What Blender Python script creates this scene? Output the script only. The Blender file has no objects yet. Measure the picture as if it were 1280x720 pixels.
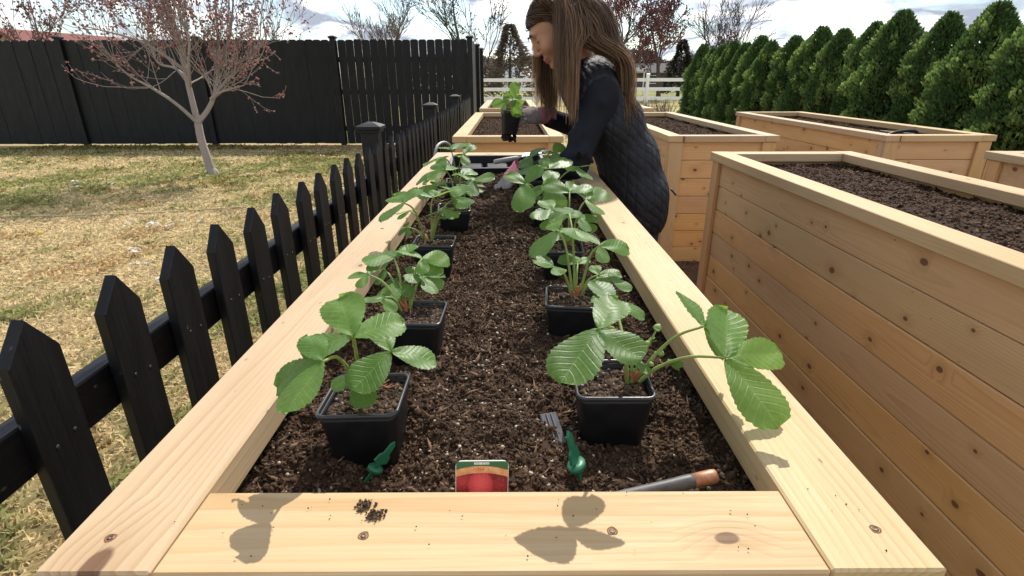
import bpy, bmesh, math, random
import numpy as np
from mathutils import Vector, Matrix, Euler
R = math.radians
rng = np.random.default_rng(7)
random.seed(7)
scene = bpy.context.scene
COL = scene.collection

# ------------------------------------------------------------------ camera
cam_d = bpy.data.cameras.new('camera'); cam = bpy.data.objects.new('camera', cam_d); COL.objects.link(cam)
cam_d.sensor_width = 36; cam_d.lens = 18.84; cam_d.clip_start = .02; cam_d.clip_end = 1000
cam.location = (0, 0, 1.2125)
cam.rotation_euler = (math.pi/2 - .3762, .002, -.0032)
scene.camera = cam
scene.view_settings.view_transform = 'Standard'; scene.view_settings.look = 'None'
scene.view_settings.exposure = 0.62
scene.cycles.max_bounces = 6; scene.cycles.diffuse_bounces = 3; scene.cycles.glossy_bounces = 2; scene.cycles.transmission_bounces = 3; scene.view_settings.gamma = 1
scene.view_settings.use_curve_mapping = False

# ------------------------------------------------------------------ node helpers
def nd(nt, typ, ins=None, **attrs):
    n = nt.nodes.new(typ)
    for k, v in attrs.items(): setattr(n, k, v)
    for k, v in (ins or {}).items():
        if isinstance(v, bpy.types.NodeSocket): nt.links.new(v, n.inputs[k])
        else: n.inputs[k].default_value = v
    return n
def mth(nt, op, a, b=None, c=None, clamp=False):
    n = nt.nodes.new('ShaderNodeMath'); n.operation = op; n.use_clamp = clamp
    for i, v in enumerate((a, b, c)):
        if v is None: continue
        if isinstance(v, bpy.types.NodeSocket): nt.links.new(v, n.inputs[i])
        else: n.inputs[i].default_value = v
    return n.outputs[0]
def mixc(nt, fac, a, b, mode='MIX'):
    n = nt.nodes.new('ShaderNodeMix'); n.data_type = 'RGBA'; n.blend_type = mode
    for i, v in ((0, fac), (6, a), (7, b)):
        if isinstance(v, bpy.types.NodeSocket): nt.links.new(v, n.inputs[i])
        else: n.inputs[i].default_value = v if i == 0 else (tuple(v) + (1,))[:4]
    return n.outputs[2]
def ramp(nt, fac, stops):
    n = nt.nodes.new('ShaderNodeValToRGB'); e = n.color_ramp.elements
    while len(e) < len(stops): e.new(.5)
    for el, (p, c) in zip(e, stops):
        el.position = p; el.color = (c, c, c, 1) if isinstance(c, (int, float)) else tuple(c) + (1,)
    nt.links.new(fac, n.inputs[0]); return n.outputs[0]
def vec(nt, x, y, z):
    return nd(nt, 'ShaderNodeCombineXYZ', {0: x, 1: y, 2: z}).outputs[0]
def noise(nt, v, scale, detail=3, rough=.5, dist=0.):
    return nd(nt, 'ShaderNodeTexNoise', {'Vector': v, 'Scale': scale, 'Detail': detail, 'Roughness': rough, 'Distortion': dist}).outputs[0]
def newmat(name):
    m = bpy.data.materials.new(name); m.use_nodes = True; nt = m.node_tree; nt.nodes.clear()
    out = nt.nodes.new('ShaderNodeOutputMaterial'); b = nt.nodes.new('ShaderNodeBsdfPrincipled')
    nt.links.new(b.outputs[0], out.inputs[0]); return m, nt, b, out
def bump(nt, b, h, strength, dist):
    n = nd(nt, 'ShaderNodeBump', {'Height': h, 'Strength': strength, 'Distance': dist}); nt.links.new(n.outputs[0], b.inputs['Normal'])

# ------------------------------------------------------------------ world: partly cloudy spring sky, high sun ahead and to the right
SUN_AZ, SUN_EL = R(17), R(47)
SUN_DIR = Vector((math.sin(SUN_AZ)*math.cos(SUN_EL), math.cos(SUN_AZ)*math.cos(SUN_EL), math.sin(SUN_EL)))
w = bpy.data.worlds.new('World'); scene.world = w; w.use_nodes = True; nt = w.node_tree; nt.nodes.clear()
sky = nt.nodes.new('ShaderNodeTexSky'); sky.sky_type = 'NISHITA'; sky.sun_disc = False
sky.sun_elevation = SUN_EL; sky.sun_rotation = SUN_AZ; sky.air_density = 1.0; sky.dust_density = .2
bg1 = nd(nt, 'ShaderNodeBackground', {'Color': sky.outputs[0], 'Strength': .11})
tc = nt.nodes.new('ShaderNodeTexCoord'); sp = nd(nt, 'ShaderNodeSeparateXYZ', {0: tc.outputs['Generated']})
zc = mth(nt, 'ADD', mth(nt, 'MAXIMUM', sp.outputs[2], 0.), .22)
cx = mth(nt, 'DIVIDE', sp.outputs[0], zc); cy = mth(nt, 'DIVIDE', sp.outputs[1], zc)
cv = vec(nt, cx, mth(nt, 'MULTIPLY', cy, .9), .37)
cn = noise(nt, cv, 1.9, 9, .57, .35)
cv2 = vec(nt, mth(nt, 'ADD', cx, .05), mth(nt, 'MULTIPLY', mth(nt, 'ADD', cy, .16), .9), .37)
cn2 = noise(nt, cv2, 1.9, 9, .57, .35)
big = noise(nt, cv, .6, 2, .5)
mask = ramp(nt, mth(nt, 'ADD', cn, mth(nt, 'MULTIPLY', mth(nt, 'SUBTRACT', big, .5), .35)), [(.42, 0), (.53, 1)])
lit = mth(nt, 'MULTIPLY_ADD', mth(nt, 'SUBTRACT', cn, cn2), 7., .50, clamp=True)
thick = ramp(nt, cn, [(.48, 0.), (.68, .75)])
lit2 = mth(nt, 'SUBTRACT', lit, mth(nt, 'MULTIPLY', thick, .5), clamp=True)
ccol = ramp(nt, lit2, [(.08, (.33, .365, .44)), (.45, (.62, .66, .74)), (.80, (1.05, 1.03, 1.0))])
bg2 = nd(nt, 'ShaderNodeBackground', {'Color': ccol, 'Strength': .98})
mx = nd(nt, 'ShaderNodeMixShader', {0: mask, 1: bg1.outputs[0], 2: bg2.outputs[0]})
wo = nt.nodes.new('ShaderNodeOutputWorld'); nt.links.new(mx.outputs[0], wo.inputs[0])
sun_d = bpy.data.lights.new('sun', 'SUN'); sun_d.energy = 3.6; sun_d.angle = R(.53); sun_d.color = (1, .955, .88)
sun = bpy.data.objects.new('sun', sun_d); COL.objects.link(sun); sun.rotation_euler = SUN_DIR.to_track_quat('Z', 'Y').to_euler()
sun.location = (6, 12, 14)

# ------------------------------------------------------------------ object helpers
def obj(name, me, parent=None, loc=(0, 0, 0), rot=(0, 0, 0), label=None, cat=None, group=None, kind=None):
    o = bpy.data.objects.new(name, me); COL.objects.link(o); o.location = loc; o.rotation_euler = rot
    if parent is not None: o.parent = parent
    return tag(o, label, cat, group, kind)
def tag(o, label=None, cat=None, group=None, kind=None):
    if label: o['label'] = label
    if cat: o['category'] = cat
    if group: o['group'] = group
    if kind: o['kind'] = kind
    return o
def empty(name, loc=(0, 0, 0), rz=0, label=None, cat=None, group=None):
    o = obj(name, None, None, loc, (0, 0, rz), label, cat, group); o.empty_display_size = .1; return o
def mesh(name, V, F, mat, smooth=False, uv=None, col=None):
    """V (n,3); F (m,k) array or list of lists / list of arrays; uv, col per vertex"""
    me = bpy.data.meshes.new(name); V = np.asarray(V, np.float32)
    if isinstance(F, np.ndarray): Fs = [F]
    elif len(F) and isinstance(F[0], np.ndarray) and F[0].ndim == 2: Fs = F
    else: Fs = None
    if Fs is None:
        me.from_pydata(V.tolist(), [], [list(map(int, f)) for f in F]); li = None
        li = np.zeros(len(me.loops), np.int32); me.loops.foreach_get('vertex_index', li)
    else:
        li = np.concatenate([f.ravel() for f in Fs]).astype(np.int32)
        tot = np.concatenate([np.full(len(f), f.shape[1], np.int32) for f in Fs])
        st = np.concatenate([[0], np.cumsum(tot)[:-1]]).astype(np.int32)
        me.vertices.add(len(V)); me.vertices.foreach_set('co', V.ravel())
        me.loops.add(len(li)); me.loops.foreach_set('vertex_index', li)
        me.polygons.add(len(tot)); me.polygons.foreach_set('loop_start', st); me.polygons.foreach_set('loop_total', tot)
    if uv is not None:
        l = me.uv_layers.new(name='UVMap'); l.data.foreach_set('uv', np.asarray(uv, np.float32)[li].ravel())
    if col is not None:
        c = np.asarray(col, np.float32)
        if c.shape[1] == 3: c = np.hstack([c, np.ones((len(c), 1), np.float32)])
        a = me.attributes.new('col', 'FLOAT_COLOR', 'POINT'); a.data.foreach_set('color', c.ravel())
    if smooth: me.polygons.foreach_set('use_smooth', np.ones(len(me.polygons), bool))
    me.update(calc_edges=True); me.validate()
    if mat is not None: me.materials.append(mat)
    return me
_bx = {}
def boxmesh(lx, ly, lz, mat, c=.002, key=''):
    """chamfered box centred on the origin, grain along x"""
    k = (round(lx, 4), round(ly, 4), round(lz, 4), mat.name, c, key)
    if k in _bx: return _bx[k]
    V = []; ix = {}
    h = (lx/2, ly/2, lz/2)
    for sx in (-1, 1):
        for sy in (-1, 1):
            for sz in (-1, 1):
                s = (sx, sy, sz)
                for a in range(3):
                    p = [s[i]*(h[i] - (0 if i == a else c)) for i in range(3)]
                    ix[s, a] = len(V); V.append(p)
    F = []
    for a in range(3):
        b, d = (a+1) % 3, (a+2) % 3
        for s in (-1, 1):
            q = []
            for sb, sd in ((-1, -1), (1, -1), (1, 1), (-1, 1)):
                t = [0, 0, 0]; t[a] = s; t[b] = sb; t[d] = sd; q.append(ix[tuple(t), a])
            F.append(q if s > 0 else q[::-1])
        for sb in (-1, 1):
            for sd in (-1, 1):
                t0 = [0]*3; t1 = [0]*3
                t0[a] = -1; t1[a] = 1
                for t in (t0, t1): t[b] = sb; t[d] = sd
                q = [ix[tuple(t0), b], ix[tuple(t1), b], ix[tuple(t1), d], ix[tuple(t0), d]]
                F.append(q if sb*sd < 0 else q[::-1])
    for sx in (-1, 1):
        for sy in (-1, 1):
            for sz in (-1, 1):
                q = [ix[(sx, sy, sz), i] for i in range(3)]
                F.append(q if sx*sy*sz > 0 else q[::-1])
    me = mesh('board', V, F, mat); bm = bmesh.new(); bm.from_mesh(me); bmesh.ops.recalc_face_normals(bm, faces=bm.faces); bm.to_mesh(me); bm.free()
    _bx[k] = me; return me
def tube(P, r, sides=6, cap=True):
    P = np.asarray(P, float); n = len(P); r = np.broadcast_to(np.asarray(r, float), (n,))
    T = np.gradient(P, axis=0); T /= np.linalg.norm(T, axis=1)[:, None] + 1e-9
    u = np.cross(T[0], (0, 0, 1.)); 
    if np.linalg.norm(u) < .1: u = np.cross(T[0], (0, 1., 0))
    V = []; a = np.arange(sides)*2*math.pi/sides
    for i in range(n):
        u = u - T[i]*np.dot(u, T[i]); u /= np.linalg.norm(u) + 1e-9; v = np.cross(T[i], u)
        V.append(P[i] + r[i]*(np.cos(a)[:, None]*u + np.sin(a)[:, None]*v))
    V = np.concatenate(V); k = np.arange(sides); F = []
    for i in range(n-1):
        F.append(np.stack([i*sides+k, i*sides+(k+1) % sides, (i+1)*sides+(k+1) % sides, (i+1)*sides+k], 1))
    F = [np.concatenate(F)]
    if cap: F += [k[::-1][None, :].copy(), (k+(n-1)*sides)[None, :]]
    return V, F
def join(parts):
    V = []; D = {}; o = 0
    for v, F in parts:
        for f in (F if isinstance(F, list) else [F]): D.setdefault(f.shape[1], []).append(f+o)
        V.append(v); o += len(v)
    return np.concatenate(V), [np.concatenate(x) for x in D.values()]
def spline(P, n):
    """Catmull-Rom through points"""
    P = np.asarray(P, float); Q = np.vstack([2*P[0]-P[1], P, 2*P[-1]-P[-2]]); o = []
    m = len(P)-1
    for t in np.linspace(0, m-1e-6, n):
        i = int(t); f = t-i; a, b, c, d = Q[i:i+4]
        o.append(.5*((2*b)+(c-a)*f+(2*a-5*b+4*c-d)*f*f+(3*b-a-3*c+d)*f**3))
    return np.array(o)
def hash2(i, j, s=0):
    h = (i.astype(np.int64)*374761393 + j.astype(np.int64)*668265263 + s*1442695041) & 0xffffffff
    h = ((h ^ (h >> 13))*1274126177) & 0xffffffff
    return ((h ^ (h >> 16)) & 0xffff)/65535.
def vnoise(x, y, s=0):
    x = np.asarray(x, float); y = np.asarray(y, float)
    i = np.floor(x).astype(np.int64); j = np.floor(y).astype(np.int64); fx = x-i; fy = y-j
    fx = fx*fx*(3-2*fx); fy = fy*fy*(3-2*fy)
    a = hash2(i, j, s); b = hash2(i+1, j, s); c = hash2(i, j+1, s); d = hash2(i+1, j+1, s)
    return (a*(1-fx)+b*fx)*(1-fy) + (c*(1-fx)+d*fx)*fy
def fbm(x, y, oct=4, s=0):
    t = 0; a = .5
    for o in range(oct): t = t + a*vnoise(x*2**o, y*2**o, s+o); a *= .5
    return t
ICO = []
for a in (-1, 1):
    for b in (-1.618, 1.618): ICO += [(0, a, b), (a, b, 0), (b, 0, a)]
ICO = np.array(ICO, float); ICO /= np.linalg.norm(ICO[0])
bm = bmesh.new(); 
for v in ICO: bm.verts.new(v)
bmesh.ops.convex_hull(bm, input=bm.verts); bm.verts.ensure_lookup_table(); bmesh.ops.recalc_face_normals(bm, faces=bm.faces)
ICOF = np.array([[v.index for v in f.verts] for f in bm.faces]); ICO = np.array([tuple(v.co) for v in bm.verts]); bm.free()
OCT = np.array([(1, 0, 0), (-1, 0, 0), (0, 1, 0), (0, -1, 0), (0, 0, 1), (0, 0, -1)], float)
OCTF = np.array([(0, 2, 4), (2, 1, 4), (1, 3, 4), (3, 0, 4), (2, 0, 5), (1, 2, 5), (3, 1, 5), (0, 3, 5)])
def rotmats(n, g=rng):
    q = g.normal(size=(n, 4)); q /= np.linalg.norm(q, axis=1)[:, None]; w_, x, y, z = q.T
    return np.stack([1-2*(y*y+z*z), 2*(x*y-z*w_), 2*(x*z+y*w_), 2*(x*y+z*w_), 1-2*(x*x+z*z), 2*(y*z-x*w_), 2*(x*z-y*w_), 2*(y*z+x*w_), 1-2*(x*x+y*y)], 1).reshape(n, 3, 3)
def scatter(P, S, base=ICO, basef=ICOF, jit=.25, g=rng):
    """lumps at P (n,3) with half sizes S (n,3), random turn"""
    n = len(P); B = base[None]*(1+g.uniform(-jit, jit, (n, len(base), 1)))*S[:, None, :]
    V = np.einsum('nij,nkj->nki', rotmats(n, g), B) + P[:, None, :]
    F = basef[None] + (np.arange(n)*len(base))[:, None, None]
    return V.reshape(-1, 3), F.reshape(-1, basef.shape[1])

# ------------------------------------------------------------------ materials
def wood_mat(name, light, dark, knot_amt, tone=.25, weather=0., kx=4.6):
    m, nt, b, out = newmat(name)
    tc = nt.nodes.new('ShaderNodeTexCoord'); oi = nt.nodes.new('ShaderNodeObjectInfo'); rnd = oi.outputs['Random']
    s = nd(nt, 'ShaderNodeSeparateXYZ', {0: tc.outputs['Object']}); x, y, z = s.outputs[:3]
    X = mth(nt, 'MULTIPLY_ADD', rnd, 53.7, x); Y = y; Z = z
    # knots
    kv = vec(nt, mth(nt, 'MULTIPLY', X, kx), mth(nt, 'MULTIPLY_ADD', rnd, 91., mth(nt, 'MULTIPLY', Y, 8.)), 0.)
    vo = nd(nt, 'ShaderNodeTexVoronoi', {'Vector': kv, 'Scale': 1.}, voronoi_dimensions='2D'); kd = vo.outputs['Distance']
    ks = nd(nt, 'ShaderNodeSeparateColor', {0: vo.outputs['Color']})
    has = mth(nt, 'GREATER_THAN', ks.outputs[0], 1-knot_amt)
    kd = mth(nt, 'DIVIDE', kd, mth(nt, 'MULTIPLY_ADD', mth(nt, 'POWER', ks.outputs[2], 2.), .75, .45))
    wob = noise(nt, kv, 6, 2)
    kd = mth(nt, 'ADD', kd, mth(nt, 'MULTIPLY', mth(nt, 'SUBTRACT', wob, .5), .07))
    near = mth(nt, 'MULTIPLY', has, ramp(nt, kd, [(.05, 1), (.34, 0)]))
    core = mth(nt, 'MULTIPLY', has, ramp(nt, kd, [(.060, 1), (.080, 0)]))
    # growth rings: distance from a pith line outside the board, bent by slow noise and by the knots
    lown = noise(nt, vec(nt, mth(nt, 'MULTIPLY', X, .8), mth(nt, 'MULTIPLY', Y, 7), mth(nt, 'MULTIPLY', Z, 7)), 1., 2, .45)
    oy = mth(nt, 'MULTIPLY_ADD', ks.outputs[1], 0., mth(nt, 'MULTIPLY_ADD', rnd, .16, -.08))
    dy = mth(nt, 'ADD', Y, oy); dz = mth(nt, 'ADD', Z, .05)
    rr = mth(nt, 'SQRT', mth(nt, 'ADD', mth(nt, 'MULTIPLY', dy, dy), mth(nt, 'MULTIPLY', dz, dz)))
    rr = mth(nt, 'ADD', rr, mth(nt, 'MULTIPLY', lown, .060))
    rr = mth(nt, 'ADD', rr, mth(nt, 'MULTIPLY', near, .012))
    ph = mth(nt, 'FRACT', mth(nt, 'MULTIPLY', rr, 165.))
    ring = ramp(nt, ph, [(0., .0), (.55, .25), (.90, 1.), (1., .0)])
    ring = mth(nt, 'MULTIPLY', ring, ramp(nt, noise(nt, vec(nt, mth(nt, 'MULTIPLY', X, 1.5), mth(nt, 'MULTIPLY', Y, 14), mth(nt, 'MULTIPLY', Z, 14)), 1., 2), [(.35, .25), (.7, 1.)]))
    fib = noise(nt, vec(nt, mth(nt, 'MULTIPLY', X, 9), mth(nt, 'MULTIPLY', Y, 330), mth(nt, 'MULTIPLY', Z, 330)), 1., 3, .6)
    blot = noise(nt, vec(nt, mth(nt, 'MULTIPLY', X, 2.2), mth(nt, 'MULTIPLY', Y, 9), mth(nt, 'MULTIPLY', Z, 9)), 1., 4, .6)
    c = mixc(nt, mth(nt, 'MULTIPLY', ring, .62), light, dark)
    c = mixc(nt, mth(nt, 'MULTIPLY', ramp(nt, blot, [(.38, 0), (.75, 1)]), .38), c, dark)
    c = mixc(nt, mth(nt, 'MULTIPLY', ramp(nt, fib, [(.35, 1), (.6, 0)]), .16), c, dark)
    r2 = mth(nt, 'FRACT', mth(nt, 'MULTIPLY', rnd, 17.31))
    hsv = nd(nt, 'ShaderNodeHueSaturation', {'Hue': mth(nt, 'MULTIPLY_ADD', rnd, .016, .492), 'Saturation': mth(nt, 'MULTIPLY_ADD', r2, .22, .9), 'Value': mth(nt, 'MULTIPLY_ADD', r2, tone, 1-tone*.6), 'Color': c})
    c = hsv.outputs[0]
    kc = mixc(nt, mth(nt, 'MULTIPLY', near, .28), c, (dark[0]*.62, dark[1]*.5, dark[2]*.38))
    kc = mixc(nt, mth(nt, 'MULTIPLY', core, .85), kc, (.115, .052, .024))
    # small dark specks and scuffs
    sv = nd(nt, 'ShaderNodeTexVoronoi', {'Vector': vec(nt, mth(nt, 'MULTIPLY', X, 26), mth(nt, 'MULTIPLY', Y, 60), mth(nt, 'MULTIPLY', Z, 60)), 'Scale': 1.})
    sc = nd(nt, 'ShaderNodeSeparateColor', {0: sv.outputs['Color']})
    spk = mth(nt, 'MULTIPLY', ramp(nt, sv.outputs['Distance'], [(.06, 1), (.13, 0)]), mth(nt, 'GREATER_THAN', sc.outputs[0], .86))
    kc = mixc(nt, mth(nt, 'MULTIPLY', spk, .55), kc, (.12, .07, .035))
    if weather:
        st = noise(nt, vec(nt, mth(nt, 'MULTIPLY', X, 1.1), mth(nt, 'MULTIPLY', Y, 4), mth(nt, 'MULTIPLY', Z, 4)), 1.3, 4, .6)
        kc = mixc(nt, mth(nt, 'MULTIPLY', ramp(nt, st, [(.45, 0), (.75, 1)]), weather), kc, (.27, .20, .135))
    nt.links.new(kc, b.inputs['Base Color'])
    nt.links.new(ramp(nt, fib, [(.3, .72), (.7, .55)]), b.inputs['Roughness']); b.inputs['Specular IOR Level'].default_value = .3
    h = mth(nt, 'ADD', mth(nt, 'MULTIPLY', fib, .6), mth(nt, 'SUBTRACT', mth(nt, 'MULTIPLY', ring, .5), mth(nt, 'MULTIPLY', core, 1.2)))
    bump(nt, b, h, .35, .0012)
    return m
M = {}
M['cap'] = wood_mat('pale_pine', (.575, .425, .255), (.385, .235, .10), .40, .12, .12)
M['plank'] = wood_mat('knotty_cedar', (.70, .465, .235), (.47, .27, .11), .78, .20, .12, 5.6)
M['trim'] = wood_mat('cedar_trim', (.64, .425, .215), (.43, .24, .09), .14, .2)

def simple(name, col, rough=.6, spec=.4, nscale=0, namt=0., b_=0., bscale=200, metal=0., coat=0):
    m, nt, b, out = newmat(name)
    b.inputs['Roughness'].default_value = rough; b.inputs['Specular IOR Level'].default_value = spec; b.inputs['Metallic'].default_value = metal
    tc = nt.nodes.new('ShaderNodeTexCoord'); v = tc.outputs['Object']
    if nscale:
        n = noise(nt, v, nscale, 4, .6)
        c = mixc(nt, ramp(nt, n, [(.3, 0), (.7, 1)]), tuple(x*(1-namt) for x in col), tuple(min(1, x*(1+namt)) for x in col))
        nt.links.new(c, b.inputs['Base Color'])
        nt.links.new(mth(nt, 'MULTIPLY_ADD', n, .25, rough-.12), b.inputs['Roughness'])
    else: b.inputs['Base Color'].default_value = tuple(col) + (1,)
    if b_: bump(nt, b, noise(nt, v, bscale, 3), b_, .001)
    return m
def attr_mat(name, rough=.85, spec=.25, nscale=400, namt=.35, transl=0., bmp=.0, bd=.001):
    m, nt, b, out = newmat(name)
    a = nd(nt, 'ShaderNodeAttribute', attribute_name='col'); tc = nt.nodes.new('ShaderNodeTexCoord')
    n = noise(nt, tc.outputs['Object'], nscale, 3, .6)
    k = mth(nt, 'MULTIPLY_ADD', n, 2*namt, 1-namt)
    c = nd(nt, 'ShaderNodeVectorMath', {0: a.outputs['Color'], 'Scale': k}, operation='SCALE').outputs[0]
    nt.links.new(c, b.inputs['Base Color']); b.inputs['Roughness'].default_value = rough; b.inputs['Specular IOR Level'].default_value = spec
    if bmp: bump(nt, b, n, bmp, bd)
    if transl:
        t = nd(nt, 'ShaderNodeBsdfTranslucent', {'Color': c}); s = nd(nt, 'ShaderNodeMixShader', {0: transl, 1: b.outputs[0], 2: t.outputs[0]})
        nt.links.new(s.outputs[0], out.inputs[0])
    return m
M['soil'] = attr_mat('peat_soil', .95, .15, 600, .45, 0, .6, .0012)
M['grass'] = attr_mat('grass_blades', .7, .2, 30, .1, .45)
M['foliage'] = attr_mat('conifer_sprays', .7, .3, 60, .2, .36)
M['bark'] = attr_mat('bark', .9, .15, 60, .3, 0, .5, .004)
M['buds'] = attr_mat('flower_buds', .8, .2, 50, .15, .3)

def black_paint():
    m, nt, b, out = newmat('black_fence_paint')
    tc = nt.nodes.new('ShaderNodeTexCoord'); oi = nt.nodes.new('ShaderNodeObjectInfo'); s = nd(nt, 'ShaderNodeSeparateXYZ', {0: tc.outputs['Object']})
    x, y, z = s.outputs[:3]; X = mth(nt, 'MULTIPLY_ADD', oi.outputs['Random'], 31., x)
    gr = noise(nt, vec(nt, mth(nt, 'MULTIPLY', X, 6), mth(nt, 'MULTIPLY', y, 120), mth(nt, 'MULTIPLY', z, 120)), 1., 4, .6)
    bl = noise(nt, vec(nt, mth(nt, 'MULTIPLY', X, 2.), mth(nt, 'MULTIPLY', y, 9), z), 1.5, 5, .65)
    c = mixc(nt, ramp(nt, bl, [(.42, 0), (.72, 1)]), (.0042, .0045, .0053), (.0115, .012, .014))
    sv = nd(nt, 'ShaderNodeTexVoronoi', {'Vector': vec(nt, mth(nt, 'MULTIPLY', X, 22), mth(nt, 'MULTIPLY', y, 42), mth(nt, 'MULTIPLY', z, 42)), 'Scale': 1.})
    sc = nd(nt, 'ShaderNodeSeparateColor', {0: sv.outputs['Color']})
    chip = mth(nt, 'MULTIPLY', ramp(nt, sv.outputs['Distance'], [(.07, 1), (.14, 0)]), mth(nt, 'GREATER_THAN', sc.outputs[1], .88))
    c = mixc(nt, mth(nt, 'MULTIPLY', chip, .6), c, (.12, .10, .085))
    nt.links.new(c, b.inputs['Base Color']); nt.links.new(ramp(nt, gr, [(.3, .62), (.7, .42)]), b.inputs['Roughness'])
    b.inputs['Specular IOR Level'].default_value = .30
    bump(nt, b, gr, .45, .0015); return m
M['black'] = black_paint()
M['vinyl'] = simple('white_vinyl', (.78, .78, .76), .45, .4, 3, .05)
M['potblack'] = simple('black_pot_plastic', (.009, .009, .010), .45, .4, 40, .3, .12, 90)
M['potrim'] = simple('black_pot_rim', (.03, .03, .033), .28, .55)
M['stem'] = simple('green_petiole', (.22, .28, .07), .55, .4, 30, .25)
M['crown'] = simple('reddish_crown', (.36, .13, .06), .6, .3, 60, .4)
M['screw'] = simple('dark_screw', (.08, .055, .045), .45, .5, 200, .3, 0, 1, .4)
M['torn'] = simple('torn_wood', (.21, .10, .05), .9, .1, 300, .5)

def leaf_mat():
    m, nt, b, out = newmat('strawberry_leaf')
    uvn = nt.nodes.new('ShaderNodeUVMap'); oi = nt.nodes.new('ShaderNodeObjectInfo')
    s = nd(nt, 'ShaderNodeSeparateXYZ', {0: uvn.outputs[0]}); u, v = s.outputs[:2]
    au = mth(nt, 'ABSOLUTE', mth(nt, 'MULTIPLY_ADD', u, 2., -1.))
    ph = mth(nt, 'FRACT', mth(nt, 'MULTIPLY', mth(nt, 'SUBTRACT', v, mth(nt, 'MULTIPLY', au, .22)), 8.5))
    dv = mth(nt, 'ABSOLUTE', mth(nt, 'SUBTRACT', ph, .5))
    vein = ramp(nt, dv, [(.02, 1), (.13, 0)])
    mid = ramp(nt, au, [(.012, 1), (.06, 0)])
    vv = mth(nt, 'MAXIMUM', mth(nt, 'MULTIPLY', vein, .85), mid)
    tc = nt.nodes.new('ShaderNodeTexCoord'); n = noise(nt, tc.outputs['Object'], 60, 4)
    n2 = noise(nt, nd(nt, 'ShaderNodeVectorMath', {0: tc.outputs['Object'], 1: oi.outputs['Location']}, operation='ADD').outputs[0], 11, 2)
    c = mixc(nt, mth(nt, 'MULTIPLY_ADD', ramp(nt, n2, [(.35, 0), (.65, 1)]), .35, mth(nt, 'MULTIPLY', oi.outputs['Random'], .75)), (.058, .160, .038), (.185, .345, .062))
    c = mixc(nt, mth(nt, 'MULTIPLY', n, .3), c, (.10, .19, .04))
    c = mixc(nt, mth(nt, 'MULTIPLY', vv, .34), c, (.33, .46, .16))
    geo = nt.nodes.new('ShaderNodeNewGeometry')
    c = mixc(nt, geo.outputs['Backfacing'], c, mixc(nt, .55, c, (.26, .34, .20)))
    nt.links.new(c, b.inputs['Base Color']); nt.links.new(mth(nt, 'MULTIPLY_ADD', n, .2, .33), b.inputs['Roughness'])
    b.inputs['Specular IOR Level'].default_value = .5
    tcol = mixc(nt, .6, c, (.36, .60, .06))
    t = nd(nt, 'ShaderNodeBsdfTranslucent', {'Color': tcol}); sh = nd(nt, 'ShaderNodeMixShader', {0: .52, 1: b.outputs[0], 2: t.outputs[0]})
    nt.links.new(sh.outputs[0], out.inputs[0])
    h = mth(nt, 'ADD', mth(nt, 'MULTIPLY', vein, -1.), mth(nt, 'MULTIPLY', n, .5)); bump(nt, b, h, .4, .0007)
    return m
M['leaf'] = leaf_mat()

# ================================================================== ground
def ground_mat():
    m, nt, b, out = newmat('lawn_ground')
    tc = nt.nodes.new('ShaderNodeTexCoord'); v = tc.outputs['Object']
    n1 = noise(nt, v, .9, 5, .6); n2 = noise(nt, v, 14, 4, .7); n3 = noise(nt, v, 90, 3, .7)
    far = noise(nt, v, .06, 3)
    c = mixc(nt, ramp(nt, n1, [(.40, 0), (.62, 1)]), (.56, .43, .22), (.36, .33, .13))
    c = mixc(nt, mth(nt, 'MULTIPLY', ramp(nt, n2, [(.4, 0), (.65, 1)]), .6), c, (.56, .44, .24))
    c = mixc(nt, mth(nt, 'MULTIPLY', ramp(nt, n3, [(.45, 0), (.7, 1)]), .45), c, (.20, .15, .07))
    sp = nd(nt, 'ShaderNodeSeparateXYZ', {0: v})
    fy = ramp(nt, mth(nt, 'DIVIDE', sp.outputs[1], 60.), [(.25, 0), (.6, 1)])
    c = mixc(nt, mth(nt, 'MULTIPLY', fy, ramp(nt, far, [(.35, .9), (.6, .3)])), c, (.13, .17, .05))
    nt.links.new(c, b.inputs['Base Color']); b.inputs['Roughness'].default_value = .95; b.inputs['Specular IOR Level'].default_value = .1
    bump(nt, b, n3, .8, .02); return m
M['ground'] = ground_mat()
gx = np.linspace(-1, 1, 2)
obj('ground', mesh('ground', [(-400, -60, 0), (400, -60, 0), (400, 700, 0), (-400, 700, 0)], np.array([[0, 1, 2, 3]]), M['ground']), kind='structure')
m_ = simple('brown_mulch', (.10, .062, .04), .95, .1, 45, .6, .9, 60)
M['mulch'] = m_
# mulch path between the planters, gently uneven sheet with its own chips
def mulch_sheet():
    xs = np.linspace(-.40, 4.9, 90); ys = np.linspace(-1., 15., 200); Xg, Yg = np.meshgrid(xs, ys, indexing='ij')
    Z = .006 + .018*fbm(Xg*5, Yg*5, 3, 3)
    e = np.minimum(np.minimum(Xg+.40, 4.9-Xg), np.minimum(Yg+1, 15-Yg)); Z = np.where(e < .02, .004, Z)
    # beyond the third row the path narrows to the hedge strip
    V = np.stack([Xg, Yg, Z], -1).reshape(-1, 3); i = np.arange(89)[:, None]*200 + np.arange(199)[None]
    F = np.stack([i, i+200, i+201, i+1], -1).reshape(-1, 4)
    cyy = V[F][:, :, 1].mean(1); cxx = V[F][:, :, 0].mean(1)
    return mesh('mulch_path', V, F[(cyy < 9.6) | (cxx > 2.6)], M['mulch'], True)
obj('mulch_path', mulch_sheet(), kind='structure')
n = 5200
P = np.stack([rng.uniform(.36, 4.6, n), rng.uniform(.0, 13., n)**1., np.full(n, .022)], 1)
S = np.stack([rng.uniform(.012, .045, n), rng.uniform(.006, .014, n), rng.uniform(.002, .005, n)], 1)
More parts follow.
